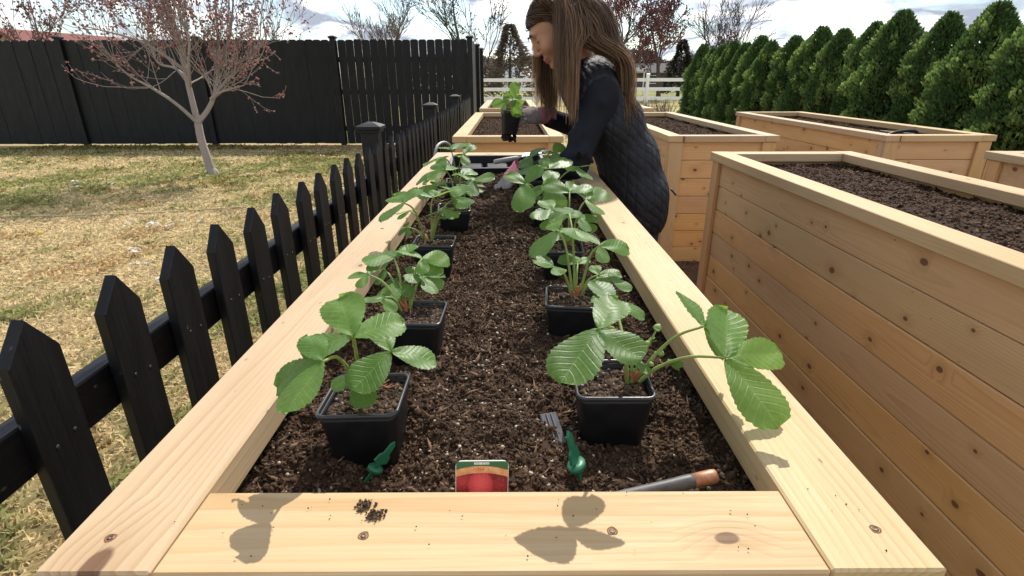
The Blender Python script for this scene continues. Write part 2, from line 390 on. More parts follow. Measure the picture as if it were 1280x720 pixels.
V, F = scatter(P, S, OCT, OCTF, .3); cc = np.repeat(np.array([(.13, .08, .05)])*rng.uniform(.5, 2.2, (n, 1)), 6, 0)
obj('wood_chips', mesh('wood_chips', V, F, M['soil'], col=cc), label='loose brown wood chips covering the path between planters', cat='wood chips', kind='stuff')

# ================================================================== grass
def grass():
    r0, r1, n = .55, 13.5, 330000
    g = np.random.default_rng(3)
    # density falls with distance: inverse sampling of r * (1+(r/1.6)^1.55)^-1
    rr = np.linspace(r0, r1, 600); pdf = rr/(1+(rr/1.7)**1.6); cdf = np.cumsum(pdf); cdf /= cdf[-1]
    r = np.interp(g.random(n), cdf, rr); a = g.uniform(R(-78), R(3), n)
    x = r*np.sin(a); y = r*np.cos(a)
    k = (x < -.355) & (x > -12.5) & (y < 10.42) & (y > .12); x, y, r = x[k], y[k], r[k]; n = len(x)
    patch = fbm(x*.9, y*.9, 4, 11); fine = fbm(x*6, y*6, 3, 5)
    green = np.clip((patch-.46)*3.2 + (fine-.45)*3 + .33 + g.normal(0, .33, n), 0, 1)
    bare = vnoise(x*3.3, y*3.3, 9)
    h = (g.uniform(.012, .036, n)*(.6+.8*green))*(1+.15*np.minimum(r, 8)/8); h *= np.where(x > -.8, 1.35, 1.)
    lean = g.uniform(.3, 1.5, n)*(1.25-.5*green); th = g.uniform(0, 2*math.pi, n)
    wd = g.uniform(.0012, .0024, n)*(1+r*.42)
    d = np.stack([np.cos(th), np.sin(th)], 1); p = np.stack([-np.sin(th+g.normal(0, .5, n)), np.cos(th)], 1)
    B = np.stack([x, y], 1); z0 = np.zeros(n)
    v0 = np.c_[B-p*wd[:, None], z0]; v1 = np.c_[B+p*wd[:, None], z0]
    mid = B+d*(h*lean*.45)[:, None]; v2 = np.c_[mid+p*(wd*.7)[:, None], h*.75]; v3 = np.c_[B+d*(h*lean*1.3)[:, None], h*g.uniform(.6, 1.05, n)]
    V = np.stack([v0, v1, v2, v3], 1).reshape(-1, 3); F = (np.arange(n)*4)[:, None] + np.array([0, 1, 2, 3])
    straw = np.array([.78, .63, .37]); grn = np.array([.36, .37, .14]); c = straw*(1-green[:, None]) + grn*green[:, None]
    c = c*g.uniform(.55, 1.25, (n, 1)); br = (bare > .7) & (g.random(n) < .6); c[br] = c[br]*np.array([.75, .62, .5])
    # blades coloured darker and browner along the foot of the tall fence
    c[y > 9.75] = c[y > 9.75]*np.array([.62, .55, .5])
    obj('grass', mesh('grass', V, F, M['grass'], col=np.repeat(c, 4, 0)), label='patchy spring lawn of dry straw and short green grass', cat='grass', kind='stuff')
grass()
# coarse dead thatch lumps that break up the lawn
BLOS = {}
def flower_patch(name, n, colr, lab, cat, grp, spots, size):
    cat_key = name
    for q in range(3):
        # a small head of seven petals round a raised centre, with a short stem
        V = [(0, 0, .25)]; F = []
        for i in range(14):
            a = i*math.pi/7; rr_ = (1.0 if i % 2 == 0 else .55)*rng.uniform(.85, 1.1); V.append((rr_*math.cos(a), rr_*math.sin(a), .12*rng.uniform(-1, 1)))
        F = [[0, 1+i, 1+(i+1) % 14] for i in range(14)]+[list(range(14, 0, -1))]
        BLOS[name, q] = mesh('blossom', V, F, M['buds'], col=np.tile(np.array([colr])*rng.uniform(.88, 1.08), (15, 1)))
    for (x, y, m, sp_) in spots:
        e = empty(name, (x, y, 0), 0, lab, cat, grp)
        for q in range(m):
            px, py, pz = rng.normal(0, sp_), rng.normal(0, sp_*.8), rng.uniform(.03, .06)
            o = obj('blossom', BLOS[cat_key, q % 3], e, (px, py, pz), (rng.uniform(-.5, .5), rng.uniform(-.5, .5), rng.uniform(0, 6))); o.scale = (size*rng.uniform(.7, 1.3),)*3
white_spots = [(-5.55, 6.2, 4, .05), (-5.20, 6.45, 7, .07), (-5.0, 6.15, 4, .04), (-4.72, 6.35, 4, .05), (-6.6, 6.6, 3, .05), (-4.35, 8.5, 4, .08), (-6.1, 8.3, 5, .09),
  (-3.05, 4.45, 7, .04), (-3.25, 4.5, 6, .06), (-2.9, 4.5, 4, .05), (-2.75, 4.6, 3, .03), (-2.02, 4.75, 6, .05), (-1.63, 4.25, 6, .035), (-1.6, 4.4, 4, .03), (-2.75, 3.72, 4, .03), (-2.52, 3.45, 4, .03), (-2.2, 3.15, 2, .02),
  (-1.72, 5.7, 4, .06), (-1.45, 5.95, 3, .05), (-1.25, 6.1, 4, .04), (-2.1, 6.6, 3, .05), (-3.0, 8.8, 3, .05), (-1.9, 8.9, 3, .05), (-5.5, 9.2, 3, .05), (-2.4, 7.6, 2, .03), (-3.35, 6.9, 2, .03)]
flower_patch('white_daisy', 0, (.88, .87, .83), 'tiny white daisies blooming low in the patchy lawn', 'flowers', 'white flowers dotted over the lawn', white_spots, .022)
flower_patch('purple_flower', 0, (.30, .24, .42), 'tiny purple weed flowers spread low in the dry grass', 'flowers', 'purple weeds in the lawn', [(-2.55, 4.95, 26, .10), (-2.35, 5.6, 20, .14), (-4.9, 6.9, 16, .10)], .009)
flower_patch('dandelion', 0, (.80, .62, .05), 'single yellow dandelion flower in the straw coloured grass', 'flowers', None, [(-3.85, 4.25, 3, .02)], .016)
V, F = tube(spline([(-7., 4.85, .014), (-4.6, 4.85, .02), (-3.4, 5.02, .012), (-2.4, 5.3, .018), (-1.9, 5.42, .01)], 40), .007, 6)
obj('lawn_hose', mesh('lawn_hose', V, F, simple('pale_hose', (.46, .36, .24), .7, .3, 10, .2), True), label='thin pale hose lying across the dry lawn', cat='hose')
# dry weed stalks by the picket fence
Vs = []
for k in range(9):
    x, y = -.50+random.uniform(-.07, .07), .70+random.uniform(-.12, .16); q = [(x, y, 0)]
    for j in range(4): q.append((q[-1][0]+random.uniform(-.03, .03), q[-1][1]+random.uniform(-.03, .03), q[-1][2]+random.uniform(.03, .09)))
    Vs.append(tube(spline(q, 9), np.linspace(.003, .0012, 9), 4))
V, F = join(Vs)
obj('dry_weed', mesh('dry_weed', V-np.array([-.5, .7, 0]), F, simple('dry_stalk', (.20, .13, .06), .9, .1, 40, .4)), loc=(-.5, .7, 0), label='dry brown weed stalks between picket fence and planter', cat='weed')

# ================================================================== raised beds
W, L, H, T = .703, 2.44, .86, .038
SB, EB = .089, .088          # widths of the long and the end cap boards
def soil_field_far(seed):
    g = np.random.default_rng(seed); nx, ny = 50, 170; w2, l2 = W/2-.035, L/2-.035
    X, Y = np.meshgrid(np.linspace(-w2, w2, nx), np.linspace(-l2, l2, ny), indexing='ij')
    hz = lambda x, y: .800+.030*(fbm(x*6, y*6, 3, seed)-.45)+.024*(fbm(x*30, y*30, 3, seed+3)-.4)
    V = np.stack([X, Y, hz(X, Y)], -1).reshape(-1, 3); i = np.arange(nx-1)[:, None]*ny+np.arange(ny-1)[None]
    F = np.stack([i, i+ny, i+ny+1, i+1], -1).reshape(-1, 4)
    n = 17000; x = g.uniform(-w2, w2, n); y = g.uniform(-l2, l2, n); s = (.0018+.0065*g.random((n, 1))**2)*g.uniform(.6, 1.2, (n, 3))*np.array([1.35, 1, .75])
    V2, F2 = scatter(np.stack([x, y, hz(x, y)+s[:, 2]*.2], 1), s, OCT, OCTF, .35, g)
    c1 = np.full((len(V), 3), 1.)*np.array([.042, .025, .016]); c2 = np.repeat(np.array([(.075, .044, .027)])*g.uniform(.3, 1.9, (n, 1)), 6, 0)
    VV, FF = join([(V, F), (V2, F2)]); return mesh('planter_soil', VV, FF, M['soil'], col=np.vstack([c1, c2]))
SOILS = [soil_field_far(21), soil_field_far(22)]
BED = {}
def bed(key, cx, y0, label, soil_label, soil=None, screws=()):
    e = empty('raised_bed', (cx, y0+L/2, 0), 0, label, 'planter box', 'cedar raised beds in the kitchen garden'); BED[key] = e
    zc = H-T/2
    jt = lambda a=.0008: random.uniform(-a, a)
    # cap: two long boards full length, two end boards butted between them
    caps = []
    for s in (-1, 1):
        caps.append(obj('cap_board', boxmesh(L, SB, T, M['cap']), e, (s*(W/2-SB/2), 0, zc+jt()), (0, 0, math.pi/2)))
    for s in (-1, 1):
        caps.append(obj('cap_board', boxmesh(W-2*SB-.0016, EB, T, M['cap']), e, (0, s*(L/2-EB/2)+jt(.0012), zc-.0008+jt()), (0, 0, 0)))
    # planks: six courses on every side, set back under the cap
    n = 7; ph = (H-T)/n; inset = .030; th = .022
    for k in range(n):
        z = ph*(k+.5)
        for s in (-1, 1):
            obj('plank', boxmesh(L-2*inset, ph-.0022, th, M['plank'], .0035), e, (s*(W/2-inset-th/2)+jt(.001), 0, z), (math.pi/2, 0, math.pi/2) if s > 0 else (math.pi/2, 0, -math.pi/2))
            obj('plank', boxmesh(W-2*inset-2*th-.002, ph-.0022, th, M['plank'], .0035), e, (0, s*(L/2-inset-th/2)+jt(.001), z), (math.pi/2, 0, 0) if s < 0 else (math.pi/2, 0, math.pi))
    # corner trim boards, proud of the planks
    t2 = .020
    for sx in (-1, 1):
        for sy in (-1, 1):
            obj('corner_trim', boxmesh(H-T-.001, .086, t2, M['trim'], .003), e, (sx*(W/2-.012-.043), sy*(L/2-inset+t2/2), (H-T)/2), (0, -math.pi/2, math.pi/2))
            obj('corner_trim', boxmesh(H-T-.001, .060, t2, M['trim'], .003), e, (sx*(W/2-inset+t2/2), sy*(L/2-inset-.0305), (H-T)/2), (0, -math.pi/2, 0))
    for (bi, x, y) in screws:
        b = caps[bi]; lp = Matrix.Rotation(-(math.pi/2 if bi < 2 else 0), 3, 'Z') @ Vector((x, y-0, 0)) - Matrix.Rotation(-(math.pi/2 if bi < 2 else 0), 3, 'Z') @ Vector((b.location.x, b.location.y, 0))
        obj('screw', SCREW, b, (lp.x, lp.y, T/2+.0002), (0, 0, random.uniform(0, 3)))
    if soil is None: soil = SOILS[len(BED) % 2]
    if soil is not False:
        obj('garden_soil', soil, None, (cx, y0+L/2, 0), (0, 0, math.pi*(len(BED) % 2)), soil_label, 'soil', None, 'stuff')
    return e
def screw_mesh():
    a = np.arange(14)*2*math.pi/14; V = []; F = []
    prof = [(.0046, 0), (.0036, .0004), (.0029, -.0006), (.0027, .0001), (.0010, .0001), (.0003, -.0006)]
    for r, z in prof: V += [(r*math.cos(t)*(1+.12*math.sin(3*t)*(r > .003)), r*math.sin(t), z) for t in a]
    for i in range(len(prof)-1): F += [[i*14+k, i*14+(k+1) % 14, (i+1)*14+(k+1) % 14, (i+1)*14+k] for k in range(14)]
    F.append([5*14+k for k in range(14)])
    me = mesh('screw', V, F, M['torn'], True); me.materials.append(M['screw'])
    for i, p in enumerate(me.polygons): p.material_index = 0 if i < 28 else 1
    return me
SCREW = screw_mesh()
Y0, GAP = .302, .753; C1, C2, C3 = -.0156, 1.3547, 2.731
Y2 = Y0+L+GAP; Y3 = Y2+L+GAP
yc = Y0+L/2
bed('near', C1, Y0, 'long pale wooden planter holding two rows of potted strawberries, woman leaning over it', '', False,
    [(0, -.315, .336-yc), (1, .320, .342-yc), (2, -.107, .338-yc), (2, .100, .342-yc), (0, -.305, 1.30-yc), (0, -.31, 2.2-yc), (1, .307, 1.35-yc), (1, .31, 2.1-yc), (3, .1, 2.7-yc), (3, -.1, 2.7-yc)])
bed('r1c2', C2, Y0, 'tall knotty planter of bare soil parallel to the strawberry planter, behind the woman', 'bare dark soil in the knotty planter beside the strawberry planter')
bed('r1c3', C3, Y0, 'planter box by the hedge with a corner trim split from its row mate', 'dark soil in the nearest planter along the hedge')
bed('r2c1', C1, Y2, 'wooden planter directly behind the strawberry planter, under the hand-held pot', 'dark soil in the planter beneath the hand-held pot')
bed('r2c2', C2, Y2, 'orange-toned planter with broad corner trim just behind the woman\'s back', 'dark soil in the orange-toned planter behind the woman')
bed('r2c3', C3, Y2, 'long planter beside the hedge with a black pipe lying on its soil', 'dark soil under the black pipe by the hedge')
bed('r3c1', C1, Y3, 'far planter nearest the white rail fence, in line with the strawberry planter', 'dark soil in the far planter near the tall black fence end')
bed('r3c2', C2, Y3, 'far planter near the bare shrub at the end of the hedge', 'dark soil in the far planter near the bare shrub')
BED['r1c3']['label'] = 'planter box at the near end of the hedge, one corner post showing'
V, F = tube(spline([(C3-.18, Y2+.33, .80), (C3-.05, Y2+.36, .845), (C3+.10, Y2+.40, .85), (C3+.22, Y2+.55, .81), (C3+.20, Y2+.9, .80)], 30), .011, 8)
obj('drip_pipe', mesh('drip_pipe', V, F, M['potblack'], True), label='black irrigation pipe arching over the soil of the hedge-side planter', cat='pipe')
V, F = tube(spline([(-.58, 3.95, .0), (-.575, 4.0, .35), (-.565, 4.08, .66), (-.53, 4.2, .74), (-.47, 4.32, .70), (-.43, 4.4, .5), (-.42, 4.45, 0.)], 40), .011, 8)
obj('garden_hose', mesh('garden_hose', V, F, simple('grey_hose', (.42, .42, .40), .5, .4), True), label='grey hose looping up between picket fence and planter', cat='hose')

# ================================================================== black picket fence
def picket_mesh(seed, w=.094, h=.85, t=.021, pt=.058):
    g = random.Random(seed); c = .002
    prof = [(-w/2, 0), (w/2, 0), (w/2, h-pt+g.uniform(-.004, .004)), (g.uniform(-.004, .004), h), (-w/2, h-pt+g.uniform(-.004, .004))]
    V = []; n = 5
    # x = height (grain), y = width, z = thickness, two chamfer rings
    cy, cz = 0, .45
    for (z, s) in ((-t/2, 1-.03), (-t/2+c, 1), (t/2-c, 1), (t/2, 1-.03)):
        for (py, px) in prof: V.append((px if s == 1 else cz+(px-cz)*(1-.004), py*s, z))
    F = [[4, 3, 2, 1, 0], [15, 16, 17, 18, 19]]
    for k in range(3): F += [[k*5+i, k*5+(i+1) % 5, (k+1)*5+(i+1) % 5, (k+1)*5+i] for i in range(5)]
    me = mesh('picket', V, F, M['black']); bm = bmesh.new(); bm.from_mesh(me); bmesh.ops.recalc_face_normals(bm, faces=bm.faces); bm.to_mesh(me); bm.free(); return me
na_ = np.arange(8)*math.pi/4
NAIL = mesh('nail', [(.0034*math.cos(t), .0034*math.sin(t), 0) for t in na_]+[(.0024*math.cos(t), .0024*math.sin(t), -.0012) for t in na_], [[i, (i+1) % 8, 8+(i+1) % 8, 8+i] for i in range(8)]+[list(range(8, 16))], simple('painted_nail', (.03, .03, .032), .5, .5))
PK = [picket_mesh(s) for s in range(5)]
FX = -.724
pf = empty('picket_fence', (FX, .3, 0), 0, 'low black picket fence with pointed boards running beside the planters', 'fence')
posts_y = [.56-.0, 3.07, 5.44, 7.88, 10.32]
y = .718-.1885*3; 
while y < 10.25:
    if min(abs(y-p) for p in posts_y) > .07:
        pk_ = obj('picket', random.choice(PK), pf, (random.uniform(-.002, .002), y-.3, .027+random.uniform(-.004, .004)), (0, -math.pi/2+random.uniform(-.006, .006), random.uniform(-.008, .008)))
        if y < 2.6:
            for dy_ in (-.02, .021): obj('nail', NAIL, pk_, (.648+random.uniform(-.012, .012), dy_+random.uniform(-.004, .004), -.0106))
    y += .1885
def post_cap(parent, z, s=.058, mat=None, loc=(0, 0)):
    V = []; F = []; pr = [(s, 0), (s, .012), (s+.010, .016), (s+.010, .032), (s*.72, .044), (s*.3, .052)]
    for r, h in pr: V += [(-r, -r, h), (r, -r, h), (r, r, h), (-r, r, h)]
    for i in range(len(pr)-1): F += [[i*4+k, i*4+(k+1) % 4, i*4+4+(k+1) % 4, i*4+4+k] for k in range(4)]
    F += [[3, 2, 1, 0], [20, 21, 22, 23]]
    return obj('post_cap', mesh('post_cap', V, F, mat or M['black']), parent, (loc[0], loc[1], z))
for i, p in enumerate(posts_y[1:-1]):
    q = obj('post', boxmesh(.93, .092, .092, M['black'], .004), pf, (-.045, p-.3, .465), (0, -math.pi/2, 0))
    c = post_cap(q, 0); c.location = (.464, 0, 0); c.rotation_euler = (0, math.pi/2, 0)
for i in range(len(posts_y)-1):
    a, b_ = posts_y[i], posts_y[i+1]
    if i == 0: a = -.3
    for z in (.68, .20):
        obj('rail', boxmesh(b_-a-(.096 if i else .048), .088, .038, M['black'], .003), pf, (-.034, (a+b_)/2-.3-(0 if i else .024), z), (math.pi/2, 0, math.pi/2))

# ================================================================== tall black board fence
def fboard(seed, w=.138, h=1.80, t=.018, e=.022):
    g = random.Random(seed)
    pr = [(0, -w/2), (0, w/2), (h-e, w/2), (h-e*.3, w/2-e*.75), (h, w/2-e*1.6), (h, -w/2+e*1.6), (h-e*.3, -w/2+e*.75), (h-e, -w/2)]
    V = [(a, b, -t/2) for a, b in pr]+[(a, b, t/2) for a, b in pr]; n = len(pr)
    F = [list(range(n))[::-1], list(range(n, 2*n))]+[[i, (i+1) % n, n+(i+1) % n, n+i] for i in range(n)]
    me = mesh('fence_board', V, F, M['black']); bm = bmesh.new(); bm.from_mesh(me); bmesh.ops.recalc_face_normals(bm, faces=bm.faces); bm.to_mesh(me); bm.free(); return me
FB = [fboard(0, .1465), fboard(1, .1455), fboard(2, .1395)]
FY = 10.54
tf = empty('privacy_fence', (FX, FY, 0), 0, 'tall black privacy fence of upright dog-eared boards behind the lawn', 'fence')
x = -.12; k = 0
while x > -13.2:
    loose = x > -2.6
    obj('fence_board', FB[2] if loose else random.choice(FB[:2]), tf, (x, .0 if loose else (k % 2)*.003, .03+random.uniform(-.006, .006)), (0, -math.pi/2+random.uniform(-.003, .003), -math.pi/2+random.uniform(-.01, .01)))
    x -= .1435 + (random.uniform(.0, .005) if loose else random.uniform(0, .0035)); k += 1
y = .12
while y < 3.4:
    obj('fence_board', random.choice(FB[:2]), tf, (0, y, .03+random.uniform(-.006, .006)), (0, -math.pi/2, 0)); y += .1435
for x in [0, -2.44, -4.88, -7.32, -9.76, -12.2]:
    q = obj('post', boxmesh(1.845, .092, .092, M['black'], .004), tf, (x, -.02 if x else 0, .9225), (0, -math.pi/2, 0)); c = post_cap(q, 0); c.location = (.921, 0, 0); c.rotation_euler = (0, math.pi/2, 0)
for y in (1.7, 3.45):
    q = obj('post', boxmesh(1.80, .092, .092, M['black'], .004), tf, (.03, y, .9), (0, -math.pi/2, 0)); c = post_cap(q, 0); c.location = (.899, 0, 0); c.rotation_euler = (0, math.pi/2, 0)
for x in [0, -2.44, -4.88, -7.32, -9.76]:
    for z in (.30, .95, 1.50): obj('rail', boxmesh(2.44, .088, .036, M['black'], .003), tf, (x-1.22, .030, z), (math.pi/2, 0, 0))
for z in (.30, .95, 1.50): obj('rail', boxmesh(3.3, .088, .036, M['black'], .003), tf, (-.030, 1.75, z), (math.pi/2, 0, math.pi/2))

# ================================================================== white rail fence
wf = empty('rail_fence', (-1.27, 25, 0), 0, 'white vinyl three-rail fence at the far edge of the garden', 'fence')
for i in range(9):
    q = obj('post', boxmesh(1.27, .127, .127, M['vinyl'], .006), wf, (i*2.42, 0, .635), (0, -math.pi/2, 0)); c = post_cap(q, 0, .068, M['vinyl']); c.location = (.634, 0, 0); c.rotation_euler = (0, math.pi/2, 0)
    if i < 8:
        for z in (.30, .68, 1.06): obj('rail', boxmesh(2.42-.13, .14, .04, M['vinyl'], .004), wf, (i*2.42+1.21, 0, z), (math.pi/2, 0, 0))

# ================================================================== arborvitae hedge
def arbor(seed, h=1.80, r=.41):
    g = np.random.default_rng(seed); n = 24000
    t = g.beta(1.15, 1.35, n)                                   # height fraction
    lob = [(g.uniform(0, 2*math.pi), g.uniform(.03, .9), g.uniform(.09, .17)) for _ in range(60)]
    a = g.uniform(0, 2*math.pi, n)
    prof = np.where(t < .18, .80+.20*t/.18, np.clip(1-((t-.18)/.83)**3.3, 0, 1)**.82)
    bmp = np.zeros(n)
    for (la, lt, ls) in lob:
        d = np.hypot(np.angle(np.exp(1j*(a-la)))*.75, (t-lt)*2.6); bmp = np.maximum(bmp, np.exp(-(d/ls)**2))
    rad = r*prof*(.74+.32*bmp)*(1-.30*g.random(n)**2.2)
    P = np.stack([rad*np.cos(a), rad*np.sin(a), .05+t*h], 1)
    out = np.stack([np.cos(a), np.sin(a), g.uniform(.8, 2.2, n)], 1)+g.normal(0, .35, (n, 3)); out /= np.linalg.norm(out, axis=1)[:, None]
    side = np.cross(out, g.normal(size=(n, 3))); side /= np.linalg.norm(side, axis=1)[:, None]
    ln = g.uniform(.022, .058, n)[:, None]; wd = ln*g.uniform(.16, .32, (n, 1))
    V = np.stack([P-side*wd*.3, P+out*ln*.55-side*wd, P+out*ln, P+out*ln*.55+side*wd], 1).reshape(-1, 3); F = (np.arange(n)*4)[:, None]+np.arange(4)
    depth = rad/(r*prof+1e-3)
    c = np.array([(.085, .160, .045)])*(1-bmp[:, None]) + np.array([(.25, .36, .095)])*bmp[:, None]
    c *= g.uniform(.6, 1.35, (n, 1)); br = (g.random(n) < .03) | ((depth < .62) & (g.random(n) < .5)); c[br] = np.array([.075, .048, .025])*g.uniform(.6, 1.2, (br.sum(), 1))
    # inner twiggy mass
    m = 1500; t2 = g.random(m); a2 = g.uniform(0, 2*math.pi, m); r2 = r*.55*np.clip(1-t2**1.6, 0, 1)*np.sqrt(g.random(m))
    P2 = np.stack([r2*np.cos(a2), r2*np.sin(a2), .05+t2*h*.95], 1); V2, F2 = scatter(P2, g.uniform(.02, .06, (m, 3)), OCT, OCTF, .3, g)
    c2 = np.repeat(np.array([(.028, .034, .014)])*g.uniform(.6, 1.2, (m, 1)), 6, 0)
    VV, FF = join([(V, F), (V2, F2)])
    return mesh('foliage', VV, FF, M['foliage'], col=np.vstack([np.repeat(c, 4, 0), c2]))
ARB = [arbor(s) for s in (1, 2, 3, 4)]
tv, tfc = tube([(0, 0, 0), (.01, 0, .4), (0, .01, .9), (0, 0, 1.4)], [.035, .03, .02, .01], 7)
TRK = mesh('trunk', tv, tfc, M['bark'], True, col=np.full((len(tv), 3), .08)*np.array([1, .75, .55]))
ORD = 'first second third fourth fifth sixth seventh eighth ninth tenth eleventh twelfth thirteenth fourteenth fifteenth sixteenth seventeenth eighteenth'.split()
k = 0; y = 3.35
while y < 13.5:
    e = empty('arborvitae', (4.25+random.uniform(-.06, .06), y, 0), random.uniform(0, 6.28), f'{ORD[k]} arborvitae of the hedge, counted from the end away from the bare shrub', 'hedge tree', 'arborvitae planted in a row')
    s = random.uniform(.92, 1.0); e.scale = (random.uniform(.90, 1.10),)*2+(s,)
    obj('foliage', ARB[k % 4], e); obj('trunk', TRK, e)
    y += .60+random.uniform(-.04, .04); k += 1

# ================================================================== trees
def grow(base, d, length, r, depth, out, tips, g, spread=.5, up=.25, kids=(2, 3), shrink=.74, wob=.12, minr=.0035, seg=5):
    P = [np.array(base, float)]; d = np.array(d, float); d /= np.linalg.norm(d)
    for i in range(seg):
        d = d+g.normal(0, wob, 3)+np.array([0, 0, up*.12]); d /= np.linalg.norm(d); P.append(P[-1]+d*length/seg)
    r1 = max(r*.62, minr); out.append((np.array(P), np.linspace(r, r1, seg+1), depth))
    if depth == 0: tips.append((P, d)); return
    nk = g.integers(kids[0], kids[1]+1)
    for j in range(nk):
        i = seg if j == 0 else int(g.integers(max(1, seg//2-1), seg+1))
        q = g.normal(0, 1, 3); q -= d*np.dot(q, d); q /= np.linalg.norm(q)+1e-6
        s = spread*(.45 if j == 0 else 1)*g.uniform(.7, 1.25); nd_ = d*math.cos(s)+q*math.sin(s)+np.array([0, 0, up*.3])
        grow(P[i], nd_, length*shrink*g.uniform(.8, 1.15), r1*(.95 if j == 0 else .72), depth-1, out, tips, g, spread, up, kids, shrink, wob, minr, seg)
def build_tree(name, loc, polylines, tips, bark, label, cat, group=None, twig_sides=3, bud=None, g=None, budn=3, bsize=.02, main_depth=3):
    e = empty(name, loc, 0, label, cat, group)
    tr = [tube(P, r, 7 if d >= main_depth else twig_sides, False) for P, r, d in polylines if d >= main_depth]
    tw = [tube(P, r, twig_sides, False) for P, r, d in polylines if d < main_depth]
    for nm, ps, cm in (('trunk', tr, 1.), ('twigs', tw, .95)):
        if not ps: continue
        V, F = join(ps); c = np.array(bark)[None]*cm*np.ones((len(V), 1)); obj(nm, mesh(nm, V, F, M['bark'], True, col=c), e)
    if bud:
        Ps = np.concatenate([np.array(P)[g.integers(0, len(P), budn)]+g.normal(0, bsize*.8, (budn, 3)) for P, d in tips]); S = g.uniform(.5, 1.2, (len(Ps), 3))*bsize
        V, F = scatter(Ps, S, OCT, OCTF, .3, g); cc = np.array(bud)[g.integers(0, len(bud), len(Ps))]*g.uniform(.7, 1.2, (len(Ps), 1))
        obj('crown', mesh('crown', V, F, M['buds'], col=np.repeat(cc, 6, 0)), e)
    return e
# --- budding tree standing on the lawn: limbs laid out in the x-z plane with depth wobble, base at the origin
def lawn_tree():
    g = np.random.default_rng(12); out = []; tips = []
    def limb(pts, r0, r1, twig=1., dep=3):
        q = np.array([(x*.70+.11*min(z, 1.6), yy*.85, z) for x, yy, z in pts], float); P = spline(q, len(q)*4); rad = np.linspace(r0, r1, len(P)); out.append((P, rad, dep))
        n = int(len(P)*1.0*twig)
        for _ in range(n):
            i = int(g.integers(len(P)//4, len(P))); t = P[min(i+1, len(P)-1)]-P[i-1]; t /= np.linalg.norm(t)+1e-6
            q_ = g.normal(0, 1, 3); d = t*.7+q_*.55+np.array([0, 0, .55])
            grow(P[i], d, g.uniform(.28, .55), max(rad[i]*.35, .005), 2, out, tips, g, .55, .35, (2, 3), .72, .10, .0022, 4)
    f = (-.17, 0, .66)
    out.append((spline([(0, 0, 0), (-.02, 0, .2), (-.05, 0, .45), (f[0]*.70+.11*f[2], 0, f[2])], 10), np.linspace(.058, .046, 10), 4))
    out.append((np.array([(0.03, 0, -.02), (0, 0, .08)]), np.array([.085, .056]), 4))
    limb([f, (-.30, .05, 1.1), (-.42, .10, 1.55), (-.55, .1, 2.05), (-.66, .2, 2.7)], .040, .012, 1.2)
    limb([f, (-.38, -.2, .9), (-.68, -.3, 1.08), (-1.0, -.4, 1.24), (-1.18, -.45, 1.40)], .026, .006, .55)
    limb([f, (.03, .1, .88), (.16, .15, 1.18), (.2, .2, 1.6), (.3, .25, 2.3)], .034, .012, 1.3)
    limb([(.05, .1, .95), (.3, -.05, 1.03), (.58, -.1, 1.08), (.85, -.2, 1.12)], .022, .005, .8)
    limb([(.1, .1, 1.0), (.38, .2, 1.22), (.72, .3, 1.42), (.9, .35, 1.7)], .022, .006, 1.1)
    limb([(-.29, .05, 1.08), (-.12, -.15, 1.4), (-.04, -.2, 1.65), (-.1, -.3, 2.1)], .024, .008, 1.)
    limb([(-.33, .06, 1.2), (-.62, .2, 1.32), (-.98, .3, 1.38), (-1.15, .35, 1.6)], .022, .006, .9)
    limb([(-.36, .06, 1.3), (-.75, -.15, 1.56), (-1.1, -.2, 1.66), (-1.75, -.3, 1.78)], .022, .005, .7)
    limb([(-.42, .1, 1.55), (-.72, .2, 1.95), (-1.0, .3, 2.5)], .024, .008, 1.1)
    limb([(.16, .15, 1.25), (.38, .3, 1.7), (.6, .35, 2.3)], .022, .008, 1.3)
    limb([(-.2, .0, .80), (-.42, .25, 1.2), (-.5, .5, 1.7), (-.6, .6, 2.2)], .022, .007, 1.)
    build_tree('budding_tree', (-3.97, 7.2, 0), out, tips, (.34, .295, .265), 'small bare tree with pink buds growing on the dry lawn', 'tree', None, 4, [(.46, .22, .21), (.54, .31, .28), (.34, .14, .13)], g, 5, .016, 3)
lawn_tree()
def far_tree(name, loc, h, seed, bark, label, bud=None, spread=.5, up=.25, depth=5, kids=(2, 3), r=None, lean=(0, 0), budn=2, bsize=.06, minr=.012, first=.28, multi=1):
    g = np.random.default_rng(seed); out = []; tips = []
    for m in range(multi):
        d = (lean[0]+(g.normal(0, .25) if multi > 1 else 0), lean[1]+(g.normal(0, .25) if multi > 1 else 0), 1)
        grow((0, 0, 0), d, h*first, (r or h*.022)/(multi**.4), depth, out, tips, g, spread, up, kids, .78, .08, minr, 4)
    build_tree(name, loc, out, tips, bark, label, 'tree', None, 3, bud, g, budn, bsize, depth-1)
GREY = (.115, .095, .085)
far_tree('bare_tree', (-17.0, 21, 0), 5.5, 31, (.13, .085, .075), 'reddish leafless tree beyond the black fence beside the red roof', [(.26, .14, .13)], .6, .25, 6, bsize=.05, minr=.01)
far_tree('bare_tree', (-4.9, 25, 0), 5.2, 35, (.15, .125, .115), 'slender leafless tree standing alone above the black fence', None, .5, .25, 6, (3, 3), minr=.010)
far_tree('bare_tree', (-2.0, 30, 0), 7.4, 47, (.085, .08, .065), 'tall leafless tree with sparse olive buds beyond the fence corner', [(.13, .14, .05)], .55, .15, 6, (2, 3), budn=1, bsize=.05, minr=.014)
far_tree('red_budding_tree', (5.9, 31, 0), 7.0, 52, (.12, .085, .08), 'wide tree full of red buds behind the white fence', [(.34, .10, .10), (.26, .10, .10)], .6, .18, 6, (3, 3), budn=2, bsize=.055, minr=.013)
far_tree('red_budding_tree', (8.6, 33, 0), 6.6, 58, (.11, .08, .075), 'red budding tree close to the far end of the hedge', [(.32, .10, .10), (.22, .09, .08)], .6, .18, 6, (3, 3), budn=2, bsize=.055, minr=.013)
